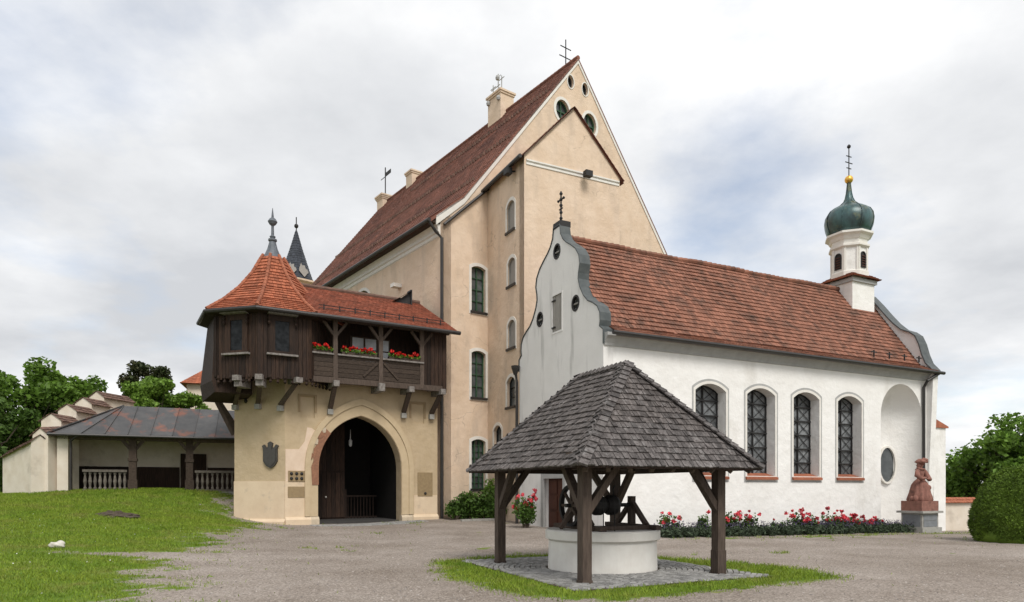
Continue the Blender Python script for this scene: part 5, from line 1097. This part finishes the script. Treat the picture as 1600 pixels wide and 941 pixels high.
# trees
def tree(x, y, h, rx, rz, m, label, n=9000, size=.22, cz=None, lumps=26, trunk=.22, z=None, group=None):
    z = G(x, y) if z is None else z; t = thing('tree', (x, y, z), label, 'tree', group); cz = z+h-rz if cz is None else cz
    tk = MB().tube([(x, y, z-.2), (x+.1, y, z+h*.3), (x-.05, y+.1, z+h*.62), (x, y, z+h*.85)], [trunk, trunk*.8, trunk*.5, trunk*.15], 8); cs = []
    for i in range(lumps):
        t_ = random.uniform(0, 2*math.pi); ph = math.asin(random.uniform(-.75, 1)); q = random.uniform(.5, 1.02); c = (x+rx*q*math.cos(ph)*math.cos(t_), y+rx*q*math.cos(ph)*math.sin(t_), cz+rz*q*math.sin(ph)); cs.append(c)
        tk.tube([(x, y, z+h*random.uniform(.3, .6)), ((x+c[0])/2, (y+c[1])/2, (z+h*.4+c[2])/2), c], [trunk*.3, trunk*.18, .02], 5)
    tk.build('trunk', BARK, t); f = .27
    cloudobj('crown', np.concatenate([leafcloud([c], (rx*f*random.uniform(.7, 1.3), rx*f*random.uniform(.7, 1.3), rz*f*random.uniform(.6, 1.1)), n//lumps, size, flat=.3) for c in cs]), m, t); return t
TX = lambda px, D: (px-800)/FPX*D
tg_ = 'trees beyond the courtyard'
tree(TX(40, 47), 47, 9.6, 4.0, 4.2, LEAF_M, 'large broad green tree behind the left end of the old wall', 22000, .22, lumps=44, z=.5)
tree(TX(105, 52), 52, 10.2, 3.0, 3.8, LEAF_M, 'green tree with rounded top right of the largest left tree', 14000, .22, lumps=34, z=.5)
tree(TX(-20, 42), 42, 7.0, 3.2, 3.4, LEAF_D, 'dark tree at the far left edge', 14000, .2, lumps=34, z=.3)
tree(TX(165, 56), 56, 7.9, 2.4, 2.6, LEAF_D, 'darker small tree behind the stepped wall', 7000, .22, z=.5)
tree(TX(232, 62), 62, 12.6, 2.5, 2.6, LEAF_P, 'bronze-leaved tree rising behind the light green trees', 9000, .2, z=.5)
tree(TX(243, 54), 54, 9.9, 3.0, 2.3, LEAF_L, 'bright yellow-green tree behind the loggia roof', 15000, .17, lumps=34, z=.5)
tree(TX(296, 55), 55, 9.0, 2.0, 2.0, LEAF_L, 'smaller yellow-green tree beside the turret', 8000, .17, z=.5)
tree(TX(1572, 40), 40, 6.4, 3.0, 2.7, LEAF_M, 'spreading green tree behind the clipped yew', 7500, .17, lumps=46, z=-.6)
tree(TX(1510, 42), 42, 4.6, 2.2, 2.0, LEAF_M, 'lower green tree right of the chapel buttress', 5500, .16, lumps=36, z=-.6)
tree(TX(1640, 38), 38, 6.6, 2.8, 2.6, LEAF_M, 'green tree cut by the right edge', 6500, .17, lumps=40, z=-.6)
tree(TX(1484, 46), 46, 4.4, 1.3, 1.6, LEAF_L, 'pale airy shrub tree next to the chapel buttress', 2600, .12, z=-.8)
for i in range(7):                                     # far trees closing the view between the near ones
    tree(-58+i*6.0, 80+(i % 3)*5, 7.5+(i*37 % 5)*.5, 4.0, 3.4, LEAF_D, ['distant dark tree at the far left behind the broad green tree', 'second distant tree from the left edge', 'third distant tree from the left edge', 'distant tree seen through the left trees', 'distant tree behind the stepped wall', 'distant tree behind the bright green tree', 'distant tree beside the turret'][i], 4000, .35, lumps=18, z=-1.0, group='distant trees on the left')
for i in range(6):
    tree(38+i*8.5, 75+(i % 3)*6, 5.5+(i*29 % 4)*.5, 4.2, 2.9, LEAF_D, ['distant tree just right of the chapel buttress', 'second distant tree right of the chapel', 'third distant tree right of the chapel', 'distant tree behind the clipped yew', 'distant tree near the right edge', 'farthest right distant tree'][i], 4000, .35, lumps=18, z=-2.2, group='distant trees on the right')
# lawn details
x, y = TX(180, 25.5), 25.5; z = G(x, y); mb = MB(); n = 20
for j, (r, h) in enumerate(((.85, -.04), (.72, .03), (.58, .09), (.42, .12), (.25, .17), (.1, .15), (.01, .17))):
    for i in range(n): t = 2*math.pi*i/n; f = random.uniform(.72, 1.25); mb.V.append(Vector((x+r*f*math.cos(t), y+.75*r*f*math.sin(t), z+h*random.uniform(.5, 1.4))))
for j in range(6):
    for i in range(n): mb.F.append((j*n+i, j*n+(i+1) % n, (j+1)*n+(i+1) % n, (j+1)*n+i))
tag(mb.build('soil_heap', SOIL), 'low heap of dark soil on the lawn', 'soil heap')
x, y = TX(91, 17.6), 17.6; z = G(x, y); bm = bmesh.new(); bmesh.ops.create_icosphere(bm, subdivisions=3, radius=1)
for v in bm.verts: v.co = Vector((v.co.x*.20, v.co.y*.13, v.co.z*.10))*(1+.16*math.sin(v.co.x*4+v.co.y*3)+.10*math.sin(v.co.z*7+v.co.x*5)); 
me = bpy.data.meshes.new('stone'); bm.to_mesh(me); bm.free(); me.materials.append(ROCK); me.polygons.foreach_set('use_smooth', [True]*len(me.polygons))
tag(link('stone', me, None, Matrix.Translation((x, y, z+.07))), 'small pale stone lying on the lawn', 'stone')
# setts in front of the gate
gs = MB(); 
for i in range(46):
    for j in range(14):
        a = 1.0+i*.12; b = .25+j*.13; 
        if b > 2.0-.012*(i-23)**2*.15: continue
        p = GH.p(a+(.06 if j % 2 else 0), b, 0); z = G(p.x, p.y); gs.box(Fr((p.x, p.y), tuple(GH.u[:2]), tuple(GH.v[:2]), z), 0, .11, 0, .12, -.02, .018)
tag(gs.build('gate_setts', SETT, None, kind='stuff', recalc=False), 'small grey paving setts in front of the archway', 'paving')
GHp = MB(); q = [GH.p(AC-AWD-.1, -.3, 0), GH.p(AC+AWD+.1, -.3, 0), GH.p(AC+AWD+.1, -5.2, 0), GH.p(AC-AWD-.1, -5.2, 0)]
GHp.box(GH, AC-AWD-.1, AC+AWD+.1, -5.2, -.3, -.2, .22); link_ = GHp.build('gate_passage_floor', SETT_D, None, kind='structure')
# kerb stones at the hall foot
kb = thing('kerb', TF.p(-1.5, 1.9, .15), 'low stone kerb edging the bed below the hall', 'kerb')
for i in range(9): p0 = HG.p(-.1+i*.62, 2.1-.04*i, 0); pbar('kerb_stone', PED, kb, (p0.x, p0.y, G(p0.x, p0.y)+.03), (p0.x+HG.u.x*.58, p0.y+HG.u.y*.58, G(p0.x, p0.y)+.03), .14, .14)
# grass blades
def blades(n, xr, yr, h, wd, thr):
    x = rng.uniform(*xr, n); y = yr[0]+(yr[1]-yr[0])*rng.random(n)**1.5; g = grassmask(x, y)+rng.normal(0, .16, n); k = g > thr; x, y = x[k], y[k]
    inside = np.zeros(len(x), bool); ax = (x-WHF.O.x)*WHF.u.x+(y-WHF.O.y)*WHF.u.y; bx = (x-WHF.O.x)*WHF.v.x+(y-WHF.O.y)*WHF.v.y; inside = (np.abs(ax) < 2.4) & (np.abs(bx) < 2.8)
    x, y = x[~inside], y[~inside]; z = gz(x, y)-.01; m = len(x); t = rng.uniform(0, 2*math.pi, m); hh = h*rng.uniform(.5, 1.4, m)*(1+.04*y); ww = wd*(1+.05*y); l = hh*.6
    dx, dy = np.cos(t), np.sin(t); lean = rng.normal(0, .5, (m, 2))*hh[:, None]
    V_ = np.stack([np.c_[x-dx*ww, y-dy*ww, z], np.c_[x+dx*ww, y+dy*ww, z], np.c_[x+lean[:, 0]+dx*ww*.3, y+lean[:, 1]+dy*ww*.3, z+hh], np.c_[x+lean[:, 0]-dx*ww*.3, y+lean[:, 1]-dy*ww*.3, z+hh]], 1)
    return V_.reshape(-1, 3)
# loose stones on the gravel and daisies in the lawn
pn = 9000; px_ = rng.uniform(-12, 14, pn); py_ = 7+19*rng.random(pn)**1.6; k_ = (grassmask(px_, py_) < .45); px_, py_ = px_[k_], py_[k_]; s_p = rng.uniform(.008, .026, len(px_)); oct_ = np.array([(1, 0, 0), (0, 1, 0), (-1, 0, 0), (0, -1, 0), (0, 0, .7)])
PV = np.c_[px_, py_, gz(px_, py_)][:, None, :]+oct_[None]*s_p[:, None, None]*rng.uniform(.6, 1.3, (len(px_), 5, 1)); pm = bpy.data.meshes.new('loose_stones'); base_i = np.arange(len(px_))[:, None, None]*5+np.array([(0, 1, 4), (1, 2, 4), (2, 3, 4), (3, 0, 4)])[None]
pm.from_pydata(PV.reshape(-1, 3).tolist(), [], base_i.reshape(-1, 3).tolist()); pm.materials.append(mat('pebble', (.34, .31, .285), (.22, .195, .175), 9, bump=.2, isl=.5)); tag(link('loose_stones', pm, None, None, 'stuff'), 'scattered small loose stones on the gravel forecourt', 'gravel')
n_ = 700; x = rng.uniform(-20, -5, n_); y = 9+16*rng.random(n_); k_ = grassmask(x, y) > .75; cs = np.c_[x, y, gz(x, y)+.05][k_]; tag(cloudobj('daisies', leafcloud(cs, (.01, .01, .01), len(cs), .022, flat=.8, asp=1), PL_WHITE, None, 'stuff'), 'tiny white daisies scattered in the lawn', 'daisies')
gb = np.concatenate([blades(330000, (-27, -3), (8, 38), .035, .005, .62), blades(60000, (-22, -3), (8, 34), .03, .006, .40), blades(90000, (-3, 8), (9.5, 20), .04, .005, .50), blades(30000, (2, 27), (22, 35), .03, .006, .42)])
tag(cloudobj('grass', gb, GRASSM, None, 'stuff'), 'short green grass of the lawn and around the well', 'grass')
